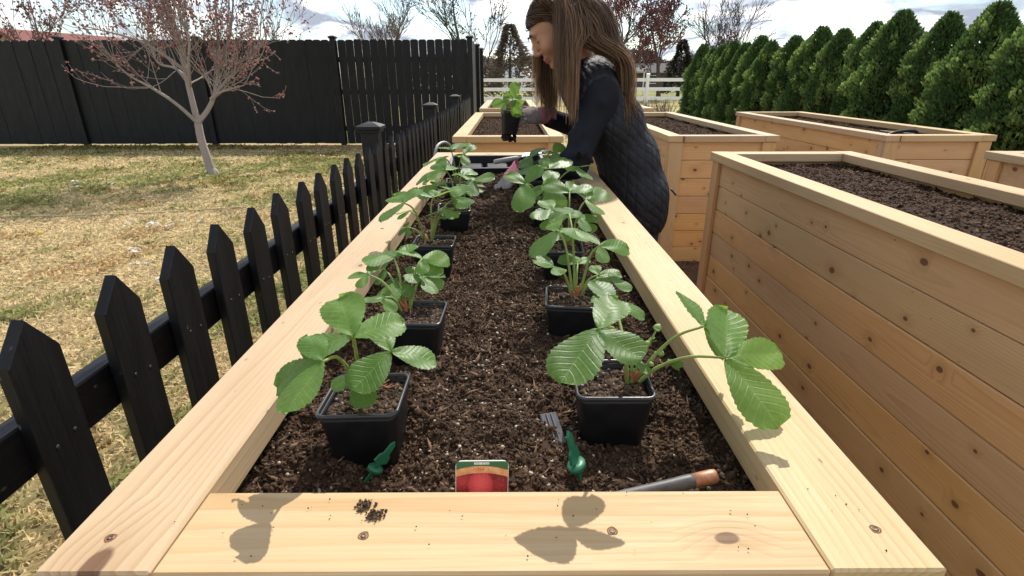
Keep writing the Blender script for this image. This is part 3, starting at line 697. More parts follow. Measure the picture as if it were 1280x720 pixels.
far_tree('bare_tree', (11.0, 31, 0), 5.6, 64, (.085, .072, .065), 'dark forked leafless tree rising just over the hedge', None, .55, .15, 6, (2, 3), minr=.011, multi=3, r=.16)
far_tree('bare_tree', (14.2, 38, 0), 4.6, 66, (.12, .085, .085), 'low purplish leafless tree peeking over the hedge', [(.18, .10, .11)], .6, .15, 6, bsize=.06)
far_tree('bare_tree', (-11.5, 27, 0), 5.2, 71, (.15, .125, .115), 'pale leafless tree beyond the lawn tree and black fence', None, .5, .3, 6, minr=.010)
# brownish conifer by the fence corner
def conifer(loc, h, rad, seed, c0, label):
    g = np.random.default_rng(seed); e = empty('conifer', loc, 0, label, 'tree'); n = 5200
    t = g.random(n)**.8; a = g.uniform(0, 6.283, n); lobe = .45+.75*vnoise(a*2.2, t*9, 5); rr = rad*(1-t)**.75*lobe*(.55+.45*np.sqrt(g.random(n)))+.05
    P = np.stack([rr*np.cos(a), rr*np.sin(a), .15+t*h], 1); o = np.stack([np.cos(a), np.sin(a), g.uniform(-.2, .6, n)], 1); s = np.cross(o, g.normal(size=(n, 3))); s /= np.linalg.norm(s, axis=1)[:, None]
    ln = g.uniform(.08, .2, (n, 1)); V = np.stack([P-s*ln*.3, P+s*ln*.3, P+o*ln], 1).reshape(-1, 3); F = (np.arange(n)*3)[:, None]+np.arange(3)
    obj('crown', mesh('crown', V, F, M['foliage'], col=np.repeat(np.array([c0])*g.uniform(.5, 1.4, (n, 1)), 3, 0)), e)
    v, f = tube([(0, 0, 0), (0, 0, h*.5), (0, 0, h*.95)], [.12, .07, .01], 7); obj('trunk', mesh('trunk', v, f, M['bark'], True, col=np.full((len(v), 3), .07)), e)
conifer((.0, 29, 0), 3.4, 1.7, 5, (.165, .132, .10), 'brownish dense conifer behind the white fence')
conifer((10.6, 36, 0), 3.1, 1.2, 6, (.05, .05, .035), 'small dark conifer between the red trees and the hedge')
# leafless twiggy shrub at the end of the hedge
def shrub():
    g = np.random.default_rng(9); out = []; tips = []
    for k in range(46):
        a = g.uniform(0, 6.28); s = g.uniform(.05, .5)
        grow((.10*math.cos(a), .10*math.sin(a), 0), (math.cos(a)*s, math.sin(a)*s, 1), .34, .007, 2, out, tips, g, .4, .1, (2, 3), .7, .1, .0035, 3)
    build_tree('bare_shrub', (3.35, 12.6, 0), out, tips, (.20, .14, .11), 'leafless twiggy brown shrub at the far end of the hedge', 'shrub', None, 3, None, g)
shrub()
# far wood behind the field
def far_wood():
    g = np.random.default_rng(4); n = 26000
    x = g.uniform(-14, 70, n); hh = 2.0+2.2*fbm(x*.22, x*0+3, 4, 2); z = g.random(n)**.75*hh; y = 62+g.uniform(-3, 3, n)+np.abs(x)*.05
    P = np.stack([x, y, z], 1); d = np.stack([g.normal(0, .5, n), g.normal(0, .3, n), g.uniform(.2, 1, n)], 1); s = np.stack([g.uniform(.04, .2, n), np.zeros(n), g.uniform(-.1, .1, n)], 1)
    V = np.stack([P-s, P+s, P+d*.5], 1).reshape(-1, 3); F = (np.arange(n)*3)[:, None]+np.arange(3)
    obj('far_wood', mesh('far_wood', V, F, M['foliage'], col=np.repeat(np.array([(.085, .068, .058)])*g.uniform(.5, 1.4, (n, 1)), 3, 0)), label='distant brown leafless wood along the horizon', cat='wood', kind='stuff')
far_wood()

# ================================================================== houses beyond the fences
def house(name, loc, rz, w, d, hw, hr, wallm, roofm, label, over=.35, windows=()):
    e = empty(name, loc, rz, label, 'house')
    obj('wall', boxmesh(w, d, hw, wallm, .01), e, (0, 0, hw/2))
    V = [(-w/2, -d/2, hw), (-w/2, d/2, hw), (-w/2, 0, hw+hr*.93), (w/2, -d/2, hw), (w/2, d/2, hw), (w/2, 0, hw+hr*.93)]
    obj('gable', mesh('gable', V, [[0, 2, 1], [3, 4, 5], [0, 3, 5, 2], [1, 2, 5, 4], [0, 1, 4, 3]], wallm), e)
    sl = math.hypot(d/2+over, hr*(1+over/(d/2))); an = math.atan2(hr, d/2)
    for s in (-1, 1):
        p = obj('roof', boxmesh(w+2*over, sl, .12, roofm, .01), e, (0, s*(d/2+over)/2, hw+hr/2-hr*over/d+.07), (-s*an, 0, 0))
    for (x, z, ww, hh) in windows:
        f = obj('window', boxmesh(ww, .08, hh, M['vinyl'], .005), e, (x, -d/2-.03, z)); obj('pane', boxmesh(ww-.16, .03, hh-.16, GLASS, .003), f, (0, -.04, 0))
    return e
GLASS = simple('dark_window_glass', (.03, .035, .04), .08, .6)
ROOFR = simple('red_brown_roof', (.23, .10, .085), .9, .2, 4, .25); ROOFG = simple('pale_grey_roof', (.56, .55, .53), .85, .2, 5, .1)
WALLT = simple('tan_siding', (.42, .36, .30), .8, .2, 6, .1); WALLD = simple('brown_siding', (.12, .09, .08), .85, .2, 6, .15)
house('house', (-19.6, 26, 0), R(80), 5, 3.6, 1.75, 1.15, WALLT, ROOFR, 'house with a red-brown roof peeking over the black fence', .35, [(0, 1.0, .9, .8)])
house('house', (-18.2, 30.5, 0), R(4), 3.6, 5.0, 1.75, 1.35, WALLT, ROOFG, 'house with a pale grey roof above the black fence', .3, [(0, 1.0, .9, .8)])
house('house', (-14.6, 31.5, 0), R(4), 1.6, 4.0, 1.75, 1.15, WALLT, ROOFR, 'red-roofed house wing seen through the lawn tree branches', .3, [(0, 1.0, .9, .8)])
house('house', (13.2, 60, 0), R(-20), 7, 6, 1.5, .8, WALLD, simple('grey_roof', (.10, .09, .085), .9, .2, 5, .2), 'low brown house among the trees beyond the white fence', .4, [(-2, .9, .9, .8), (2, .9, .9, .8)])
# low white tunnel greenhouse in the field
def tunnel():
    e = empty('tunnel_greenhouse', (.95, 56, 0), R(80), 'low white rounded tunnel greenhouse in the field beyond the fence', 'greenhouse')
    a = np.linspace(0, math.pi, 15); wv = 1.25
    V = []; nseg = 7
    for i in range(nseg):
        for t in a: V.append((i*.9-2.7, wv*math.cos(t), .7+1.35*math.sin(t)+.04*(i % 2)))
    F = [[i*15+k, i*15+k+1, (i+1)*15+k+1, (i+1)*15+k] for i in range(nseg-1) for k in range(14)]
    F += [list(range(15))[::-1], [(nseg-1)*15+k for k in range(15)]]
    obj('cover', mesh('cover', V, F, simple('white_sheet', (.82, .83, .84), .6, .3, 3, .06), True), e)
    obj('skirt', boxmesh(5.4, 2.46, .72, M['vinyl'], .02), e, (0, 0, .36))
tunnel()
sg = empty('board_sign', (8.45, 38, 0), 0, 'white horizontal board on posts behind the white fence', 'sign')
obj('board', boxmesh(1.0, .05, .22, M['vinyl'], .004), sg, (0, 0, 1.62))
for s in (-1, 1): obj('post', boxmesh(1.74, .07, .07, M['vinyl'], .004), sg, (s*.4, .062, .87), (0, -math.pi/2, 0))

# ================================================================== soil of the strawberry planter
POTS = {'L1': (-.170, .536, .870), 'L2': (-.150, .768, .870), 'L3': (-.172, 1.168, .868), 'L4': (-.160, 1.50, .868), 'L5': (-.185, 1.93, .866),
        'R1': (.122, .566, .872), 'R2': (.104, .835, .868), 'R3': (.112, 1.125, .868), 'R4': (.108, 1.545, .866), 'R5': (.095, 1.96, .866)}
PS, PH = .092, .088
def soil_z(x, y):
    z = .806+.040*(fbm(x*8, y*8, 3, 40)-.46)+.022*(fbm(x*26, y*26, 3, 44)-.45)+.016*(fbm(x*75, y*75, 2, 48)-.4)+.006*(fbm(x*190, y*190, 2, 52)-.4)
    z = z+.012*np.exp(-((x-C1)/.09)**2)
    for k, (px, py, pz) in POTS.items():
        d = np.maximum(np.abs(x-px), np.abs(y-py+.01)); z = z-.007*np.exp(-(np.maximum(d-.05, 0)/.016)**2)
    z = z+.014*np.exp(-((x+.03)**2+(y-2.06)**2)/.012)-.02*np.exp(-((x+.08)**2+(y-2.02)**2)/.003)
    return np.minimum(z, .838)
def near_soil():
    g = np.random.default_rng(77); x0, x1, y0, y1 = C1-W/2+.035, C1+W/2-.035, Y0+.035, Y0+L-.035
    ys = np.concatenate([np.arange(y0, 1.3, .0042), np.arange(1.3, y1, .009)]); xs = np.arange(x0, x1+.001, .0046)
    X, Y = np.meshgrid(xs, ys, indexing='ij'); Z = soil_z(X, Y); ny = len(ys); nx = len(xs)
    V = np.stack([X, Y, Z], -1).reshape(-1, 3); i = np.arange(nx-1)[:, None]*ny+np.arange(ny-1)[None]; F = np.stack([i, i+ny, i+ny+1, i+1], -1).reshape(-1, 4)
    tone = fbm(X*60, Y*60, 3, 60).reshape(-1, 1); c = np.array([(.052, .030, .019)])*(.3+1.6*tone)
    parts = [(V, F)]; cols = [c]
    def lumps(n, ya, yb, s0, s1, colr, cv, base, bf, el=(1.3, 1., .75), sink=.25, only=None, jit=.3):
        x = g.uniform(x0, x1, n); y = ya+(yb-ya)*g.random(n)**1.15
        if only is not None:
            k = only(x, y); x, y = x[k], y[k]
        n = len(x)
        for (px, py, pz) in POTS.values():
            k = (np.abs(x-px) > .038) | (np.abs(y-py) > .038); x, y = x[k], y[k]
        n = len(x); s = (s0+(s1-s0)*g.random((n, 1))**2)*g.uniform(.65, 1.2, (n, 3))*np.array(el)
        P = np.stack([x, y, soil_z(x, y)+s[:, 2]*sink], 1); v, f = scatter(P, s, base, bf, jit, g); parts.append((v, f))
        cc = np.array([colr])*g.uniform(1-cv, 1+cv, (n, 1)); cols.append(np.repeat(cc, len(base), 0))
    dk = (.078, .047, .029)
    lumps(62000, y0, 1.4, .0008, .0034, dk, .8, OCT, OCTF, (1.5, 1., .8), .3, None, .5)
    lumps(4600, y0, 1.4, .002, .0052, (.080, .050, .033), .6, ICO, ICOF, (1.4, 1, .7), .05, None, .5)
    lumps(17000, 1.3, y1, .002, .007, dk, .75, OCT, OCTF, (1.4, 1., .8), .25, None, .45)
    lumps(1500, 1.3, y1, .005, .011, (.075, .047, .032), .5, ICO, ICOF, (1.3, 1, .7), .0, None, .45)
    band = lambda x, y: np.abs(x-C1-.01) < .07+.10*fbm(x*9, y*9, 2, 3)
    lumps(1900, y0, 1.45, .0010, .0028, (.50, .42, .31), .3, ICO, ICOF, (1.1, 1, .9), .7, band)
    lumps(800, y0, 1.5, .0010, .0026, (.46, .39, .29), .3, ICO, ICOF, (1.1, 1, .9), .7)
    lumps(3200, y0, 1.5, .002, .007, (.15, .095, .058), .5, OCT, OCTF, (2.2, .5, .3), .6)
    VV, FF = join(parts)
    # join() regroups faces by size but keeps vertex order
    obj('garden_soil', mesh('garden_soil', VV, FF, M['soil'], col=np.vstack(cols)), label='crumbly dark potting soil flecked with perlite around the strawberries', cat='soil', kind='stuff')
near_soil()

# ================================================================== pots
def rsq(s, c, n=4):
    """rounded square outline, half size s, corner radius c"""
    o = []
    for q in range(4):
        for k in range(n+1):
            a = q*math.pi/2+k*math.pi/2/n; cxs = (s-c)*(1 if q in (0, 3) else -1); cys = (s-c)*(1 if q in (0, 1) else -1)
            o.append((cxs+c*math.cos(a), cys+c*math.sin(a)))
    return o
def loft(rings):
    V = []; n = len(rings[0][0])
    for o, z in rings: V += [(x, y, z) for x, y in o]
    F = [[i*n+k, i*n+(k+1) % n, (i+1)*n+(k+1) % n, (i+1)*n+k] for i in range(len(rings)-1) for k in range(n)]
    return V, F, n
def pot_meshes():
    s = PS/2; b = s*.74; h = PH
    V, F, n = loft([(rsq(b*.9, .01), -h+.002), (rsq(b, .012), -h), (rsq(b+.001, .012), -h+.004), (rsq(s-.0028, .010), -.011), (rsq(s-.0022, .010), -.006), (rsq(s-.0042, .009), -.006), (rsq(s-.0052, .009), -.014), (rsq(b-.002, .010), -h+.004)])
    F.append(list(range(n))[::-1]); F.append([7*n+k for k in range(n)])
    wall = mesh('pot_wall', V, F, M['potblack'], True)
    V, F, n = loft([(rsq(s-.0035, .009), -.0045), (rsq(s-.0008, .010), -.0055), (rsq(s, .010), -.0042), (rsq(s, .010), -.001), (rsq(s-.001, .010), 0), (rsq(s-.0026, .009), 0), (rsq(s-.0035, .009), -.001), (rsq(s-.0035, .009), -.0045)])
    rim = mesh('rim', V, F, M['potrim'], True)
    g = np.random.default_rng(5); m = 900; p = g.uniform(-s+.008, s-.008, (m, 2)); ss = g.uniform(.0012, .0046, (m, 1))*g.uniform(.6, 1.2, (m, 3))
    hz = lambda x, y: -.015+.006*fbm(x*60, y*60, 2, 8)
    V2, F2 = scatter(np.c_[p, hz(p[:, 0], p[:, 1])+.001], ss, ICO, ICOF, .3, g); c2 = np.repeat(np.array([(.080, .052, .036)])*g.uniform(.35, 1.7, (m, 1)), 12, 0)
    q = np.linspace(-s+.006, s-.006, 24); X, Y = np.meshgrid(q, q, indexing='ij'); V1 = np.stack([X, Y, hz(X, Y)], -1).reshape(-1, 3); i = np.arange(23)[:, None]*24+np.arange(23)[None]; F1 = np.stack([i, i+24, i+25, i+1], -1).reshape(-1, 4)
    m = 26; p = g.uniform(-s+.01, s-.01, (m, 2)); V3, F3 = scatter(np.c_[p, np.full(m, -.010)], g.uniform(.0012, .0026, (m, 3)), ICO, ICOF, .3, g)
    m3 = 14; p = g.uniform(-s+.012, s-.012, (m3, 2)); V4, F4 = scatter(np.c_[p, np.full(m3, -.009)], np.stack([g.uniform(.006, .014, m3), np.full(m3, .0012), np.full(m3, .001)], 1), OCT, OCTF, .3, g)
    VV, FF = join([(V1, F1), (V2, F2), (V3, F3), (V4, F4)])
    cols = np.vstack([np.full((len(V1), 3), 1.)*np.array([.045, .029, .021]), c2, np.full((len(V3), 3), .34), np.full((len(V4), 3), 1.)*np.array([.20, .12, .07])])
    return wall, rim, mesh('potting_mix', VV, FF, M['soil'], col=cols)
PW, PR, PM = pot_meshes()
side_txt = {'L': 'picket-fence row', 'R': 'row on the woman\'s side'}
ordn = ['first', 'second', 'third', 'fourth', 'fifth']
def pot(key, loc, rot, label):
    e = empty('nursery_pot', loc, 0, label, 'pot', 'black square nursery pots'); e.rotation_euler = rot
    obj('pot_wall', PW, e); obj('rim', PR, e); mx_ = obj('potting_mix', PM, e, (0, 0, 0), (0, 0, random.choice([0, 1, 2, 3])*math.pi/2), kind='stuff')
    return e
for k, (x, y, z) in POTS.items():
    o = ordn[int(k[1])-1]
    lab = f'{o} black square pot from the picture-label end, in the {side_txt[k[0]]}'
    pot(k, (x, y, z), (random.uniform(-.03, .03), random.uniform(-.03, .03), {'L1': .0, 'R1': -.02}.get(k, random.uniform(-.12, .12))), lab)

# ================================================================== strawberry plants
def leaflet(seed, n=46, m=11):
    g = random.Random(seed); V = []; UV = []; wid = g.uniform(.43, .50); cup = g.uniform(.05, .16); dr = g.uniform(.0, .13); tw = g.uniform(-.10, .10); ph0 = g.uniform(0, 1)
    for i in range(n):
        t = i/(n-1); wv = wid*(max(t, .0)**.62)*(max(1-t**3.4, 0)**.52)*1.08
        tooth = ((t*13.) % 1.0); tz = (1-tooth)*.10 if .12 < t < .97 else 0
        for j in range(m):
            s = -1+2*j/(m-1); a = abs(s); wj = wv*(1+tz*(a > .99)); yy = t-.03*a*a*(1-t)+(tz*.35 if a > .99 else 0)*.5
            rib = math.sin((t-.22*a)*8.5*2*math.pi)*.008*min(1, a*2.2)*(1-.3*t)
            z = cup*(a*wv)*1.2-dr*t*t-.10*a*a*wv+rib+tw*s*t*.6+.015*math.sin(t*7+s*3+ph0*6)
            V.append((s*wj, yy, z)); UV.append((s*.5+.5, t))
    i = np.arange(n-1)[:, None]*m+np.arange(m-1)[None]; F = np.stack([i, i+1, i+m+1, i+m], -1).reshape(-1, 4)
    return mesh('leaflet', V, F, M['leaf'], True, uv=UV)
LF = [leaflet(s) for s in range(8)]
# plant base, then leaves: hub position, tilt towards the viewer's side of the bed, sideways tilt, (heading, length) of its three leaflets
PLANTS = {
 'L1': ((-0.178, 0.552, 0.858), [
   ((-0.161, 0.487, 0.968), 19, 0, [(111, 0.064), (37, 0.052), (201, 0.047)]),
   ((-0.133, 0.525, 0.93), 19, 10, [(7, 0.05), (240, 0.055), (122, 0.041)]),
   ((-0.178, 0.446, 0.962), 16, -10, [(191, 0.052), (248, 0.056), (130, 0.04)]),
   ((-0.171, 0.522, 0.9), 19, 0, [(286, 0.041), (205, 0.028), (347, 0.027)]),
 ]),
 'R1': ((0.147, 0.574, 0.858), [
   ((0.084, 0.462, 0.988), 19, -5, [(312, 0.047), (64, 0.051), (232, 0.066)]),
   ((0.139, 0.672, 0.925), 11, 10, [(103, 0.05), (0, 0.046), (166, 0.027)]),
   ((0.229, 0.576, 0.935), 16, 25, [(95, 0.063), (26, 0.046), (304, 0.041)]),
   ((0.236, 0.518, 0.925), 25, 0, [(77, 0.077), (12, 0.069), (295, 0.083)]),
   ((0.146, 0.564, 0.895), 6, 0, [(72, 0.024), (135, 0.021), (315, 0.021)]),
 ]),
 'L2': ((-0.169, 0.798, 0.858), [
   ((-0.195, 0.853, 0.93), 16, -5, [(108, 0.051), (46, 0.045), (205, 0.049)]),
   ((-0.148, 0.849, 0.93), 14, 15, [(34, 0.051), (146, 0.045), (275, 0.033)]),
   ((-0.143, 0.832, 0.905), 19, 10, [(290, 0.042), (222, 0.036), (30, 0.034)]),
   ((-0.183, 0.819, 0.9), 19, -10, [(250, 0.047), (307, 0.032), (150, 0.034)]),
   ((-0.21, 0.839, 0.915), 14, -20, [(189, 0.04), (264, 0.033), (101, 0.036)]),
 ]),
 'L3': ((-0.19, 1.214, 0.858), [
   ((-0.229, 1.139, 0.96), 8, -10, [(121, 0.069), (233, 0.065), (71, 0.058)]),
   ((-0.173, 1.197, 0.96), 3, 0, [(151, 0.06), (19, 0.061), (87, 0.036)]),
   ((-0.124, 1.213, 0.955), 14, 5, [(76, 0.069), (298, 0.061), (180, 0.033)]),
   ((-0.153, 1.172, 0.935), 11, 0, [(319, 0.04), (147, 0.044), (77, 0.024)]),
 ]),
 'L4': ((-0.149, 1.507, 0.858), [
   ((-0.188, 1.383, 0.95), 19, 0, [(95, 0.06), (216, 0.06), (36, 0.051)]),
   ((-0.172, 1.419, 0.985), 16, -10, [(117, 0.066), (76, 0.061), (221, 0.052)]),
   ((-0.103, 1.507, 0.94), 22, 10, [(18, 0.056), (275, 0.055), (107, 0.045)]),
   ((-0.138, 1.523, 0.955), 19, 0, [(64, 0.061), (120, 0.051), (280, 0.045)]),
   ((-0.212, 1.459, 0.97), 11, -15, [(166, 0.058), (97, 0.048), (259, 0.048)]),
 ]),
 'L5': ((-0.193, 1.96, 0.858), [
   ((-0.205, 1.851, 0.985), 6, 0, [(122, 0.066), (58, 0.078), (90, 0.042)]),
   ((-0.157, 1.845, 0.97), 16, 0, [(65, 0.06), (108, 0.054), (283, 0.048)]),
   ((-0.227, 1.804, 0.965), 11, -10, [(209, 0.065), (93, 0.053), (267, 0.047)]),
 ]),
 'R2': ((0.112, 0.89, 0.858), [
   ((0.081, 0.898, 0.965), 14, -10, [(217, 0.062), (100, 0.046), (20, 0.058)]),
   ((0.149, 0.857, 0.95), 8, 20, [(12, 0.054), (126, 0.048), (284, 0.033)]),
   ((0.109, 0.972, 0.975), 22, 0, [(93, 0.056), (197, 0.037), (32, 0.036)]),
   ((0.12, 0.908, 0.9), 11, 0, [(85, 0.055), (144, 0.035), (36, 0.026)]),
 ]),
 'R3': ((0.129, 1.189, 0.858), [
   ((0.135, 1.219, 0.965), 16, 0, [(150, 0.065), (75, 0.045), (21, 0.054)]),
   ((0.17, 1.189, 0.955), 19, 15, [(35, 0.068), (287, 0.06), (101, 0.044)]),
   ((0.09, 1.138, 0.945), 19, -10, [(233, 0.058), (107, 0.05), (287, 0.043)]),
   ((0.151, 1.128, 0.93), 19, 5, [(278, 0.046), (18, 0.043), (146, 0.035)]),
 ]),
 'R4': ((0.092, 1.613, 0.858), [
   ((0.101, 1.529, 0.97), 8, 0, [(163, 0.075), (42, 0.086), (90, 0.045)]),
   ((0.037, 1.406, 0.95), 28, -10, [(267, 0.094), (137, 0.061), (43, 0.061)]),
   ((0.097, 1.411, 0.945), 25, 0, [(289, 0.08), (197, 0.056), (71, 0.061)]),
   ((0.201, 1.623, 0.96), 11, 10, [(47, 0.075), (101, 0.064), (286, 0.08)]),
 ]),
 'R5': ((0.09, 2.028, 0.858), [
   ((0.068, 1.789, 0.965), 19, -10, [(128, 0.059), (242, 0.059), (62, 0.065)]),
   ((0.149, 1.89, 0.97), 11, 0, [(61, 0.074), (105, 0.068), (277, 0.049)]),
   ((0.055, 1.718, 0.945), 22, -10, [(257, 0.062), (132, 0.045), (312, 0.051)]),
 ]),
}

# extra: the plant in the lifted pot
PLANTS['H'] = ((.003, 2.195, 1.085), [((.012, 2.19, 1.135), 62, 0, [(80, .062), (160, .040), (10, .03)]), ((-.012, 2.185, 1.115), 55, -10, [(165, .058), (100, .04), (220, .04)]), ((.020, 2.175, 1.128), 65, 10, [(278, .062), (330, .03), (230, .03)])])
PLAB = {'L1': 'strawberry plant with three broad crinkled leaves standing behind the green tag nearest the fence', 'R1': 'strawberry plant with long stalks reaching its leaves over the wooden edge',
 'L2': 'compact bushy strawberry plant, second from the picture-label end beside the fence', 'L3': 'strawberry plant on tall splayed stalks, third from the picture-label end beside the fence',
 'L4': 'dense strawberry plant, fourth from the picture-label end beside the fence', 'L5': 'strawberry plant beside the black tray at the fence side',
 'R2': 'strawberry plant with upright folded young leaf, second from the label end on the woman\'s side', 'R3': 'bright strawberry plant, third from the label end on the woman\'s side',
 'R4': 'large-leaved strawberry plant leaning under the woman\'s near sleeve', 'R5': 'strawberry plant behind the pink glove, partly under the sleeve', 'H': 'small strawberry plant in the pot lifted in the woman\'s gloved hand'}
def plant(key):
    B, leaves = PLANTS[key]
    if key in POTS:
        px, py, pz = POTS[key]; B = (min(max(B[0], px-.026), px+.026), min(max(B[1], py-.026), py+.026), pz-.012)
    B = Vector(B); e = empty('strawberry_plant', B, 0, PLAB[key], 'strawberry plant', 'young strawberry plants in pots')
    g = random.Random(hash(key[0])*0+ord(key[0])*31+ord(key[-1]))
    # crown: short reddish stub with a few bracts
    vs = []
    for q in range(5):
        a = g.uniform(0, 6.28); vs.append(tube(spline([(.004*math.cos(a), .004*math.sin(a), -.006), (.006*math.cos(a), .006*math.sin(a), .008), (.012*math.cos(a), .012*math.sin(a), g.uniform(.012, .026))], 5), [.0045, .004, .0035, .0025, .0008], 6))
    V, F = join(vs); obj('crown', mesh('crown', V, F, M['crown'], True), e)
    leaves = list(leaves)
    if key not in ('L1', 'R1', 'H'):        # smaller leaves that fill the clump
        for q in range(3):
            a = g.uniform(0, 360); rr_ = g.uniform(.03, .06); ln = g.uniform(.026, .042)
            leaves.append(((B.x+rr_*math.cos(R(a)), B.y+rr_*math.sin(R(a)), B.z+g.uniform(.035, .075)), g.uniform(0, 25), g.uniform(-15, 15), [(a, ln), (a+80, ln*.85), (a-80, ln*.85)]))
    for (hub, tau, sig, lfs) in leaves:
        Hb = Vector(hub)-B; side = Vector((Hb.x, Hb.y, 0)); a0 = side.normalized()*.006 if side.length > 1e-4 else Vector((.003, 0, 0))
        P = spline([a0+Vector((0, 0, -.006)), a0+Vector((Hb.x*.22, Hb.y*.22, Hb.z*.42)), Vector((Hb.x*.62, Hb.y*.62, Hb.z*.83)), Hb], 14)
        V, F = tube(P, np.linspace(.0027, .0015, 14), 7)
        ps = obj('leaf_stalk', mesh('leaf_stalk', V, F, M['stem'], True), e)
        nrm = (Matrix.Rotation(R(sig), 3, 'Y') @ (Matrix.Rotation(R(tau), 3, 'X') @ Vector((0, 0, 1)))).normalized()
        ex = Vector((1, 0, 0)); ex = (ex-nrm*ex.dot(nrm)).normalized(); ey = nrm.cross(ex)
        for (ang, ln) in lfs:
            aa = R(ang+g.uniform(-6, 6)); d = ex*math.cos(aa)+ey*math.sin(aa)
            jv = .10 if key in ('L1', 'R1') else .36; dn = (nrm+d*g.uniform(-.12, .22)+Vector((g.uniform(-jv, jv), g.uniform(-jv, jv), 0))).normalized(); yv = (d-dn*d.dot(dn)).normalized(); xv = yv.cross(dn)
            lf = obj('leaflet', g.choice(LF), ps); s = ln*1.04; wx = .80 if (key == 'R1' and hub[0] > .2) else 1.
            lf.matrix_local = Matrix.Translation(Hb+yv*.002) @ Matrix((xv*s*wx, yv*s, dn*s)).transposed().to_4x4()
    if key == 'R1':
        Hb = Vector((.030, .01, .070))
        V, F = tube(spline([(0, 0, 0), (.012, 0, .035), (.024, .006, .058), tuple(Hb)], 10), np.linspace(.0016, .0010, 10), 6); fs = obj('flower_stalk', mesh('flower_stalk', V, F, M['stem'], True), e)
        V, F = scatter(np.array([tuple(Hb), (.018, .004, .052), (.034, .0, .040), (.044, -.006, .032), (.022, -.008, .03)]), np.array([[.0055]*3, [.004]*3, [.0045]*3, [.004]*3, [.0035]*3]), ICO, ICOF, .15)
        obj('bud', mesh('bud', V, F, simple('bud_green', (.24, .34, .10), .6, .3), True), fs)
        for q in range(9):
            lf = obj('sepal', g.choice(LF), fs); a = g.uniform(0, 6.28); c = g.choice([Hb, Vector((.034, 0, .040)), Vector((.018, .004, .052)), Vector((.044, -.006, .032))])
            lf.matrix_local = Matrix.Translation(c) @ Euler((g.uniform(-.3, .6), g.uniform(-.4, .4), a)).to_matrix().to_4x4() @ Matrix.Scale(g.uniform(.010, .018), 4)
    if key == 'L1':
        for q in range(3):
            a = [.4, .9, 5.2][q]; V, F = tube(spline([(0, 0, .004), (.012*math.cos(a), .012*math.sin(a), .016), (.03*math.cos(a), .02*math.sin(a), .004), (.045*math.cos(a), .03*math.sin(a), .006)], 10), np.linspace(.0017, .0010, 10), 5)
            obj('dry_stalk', mesh('dry_stalk', V, F, M['crown'], True), e)
for k in PLANTS: plant(k)
HELD = pot('H', (.004, 2.20, 1.094), (R(6), R(4), R(12)), 'black square pot lifted clear of the soil in a grey gloved hand')
HELD.scale = (.78, .78, 1.06)
V, F = scatter(np.stack([rng.uniform(-.032, .032, 60), rng.uniform(-.032, .032, 60), -.100+rng.uniform(-.012, .006, 60)], 1), rng.uniform(.004, .011, (60, 3)), ICO, ICOF, .35)
obj('root_clump', mesh('root_clump', V, F, M['soil'], col=np.repeat(np.array([(.03, .02, .015)])*rng.uniform(.5, 1.6, (60, 1)), 12, 0)), HELD, kind='stuff')

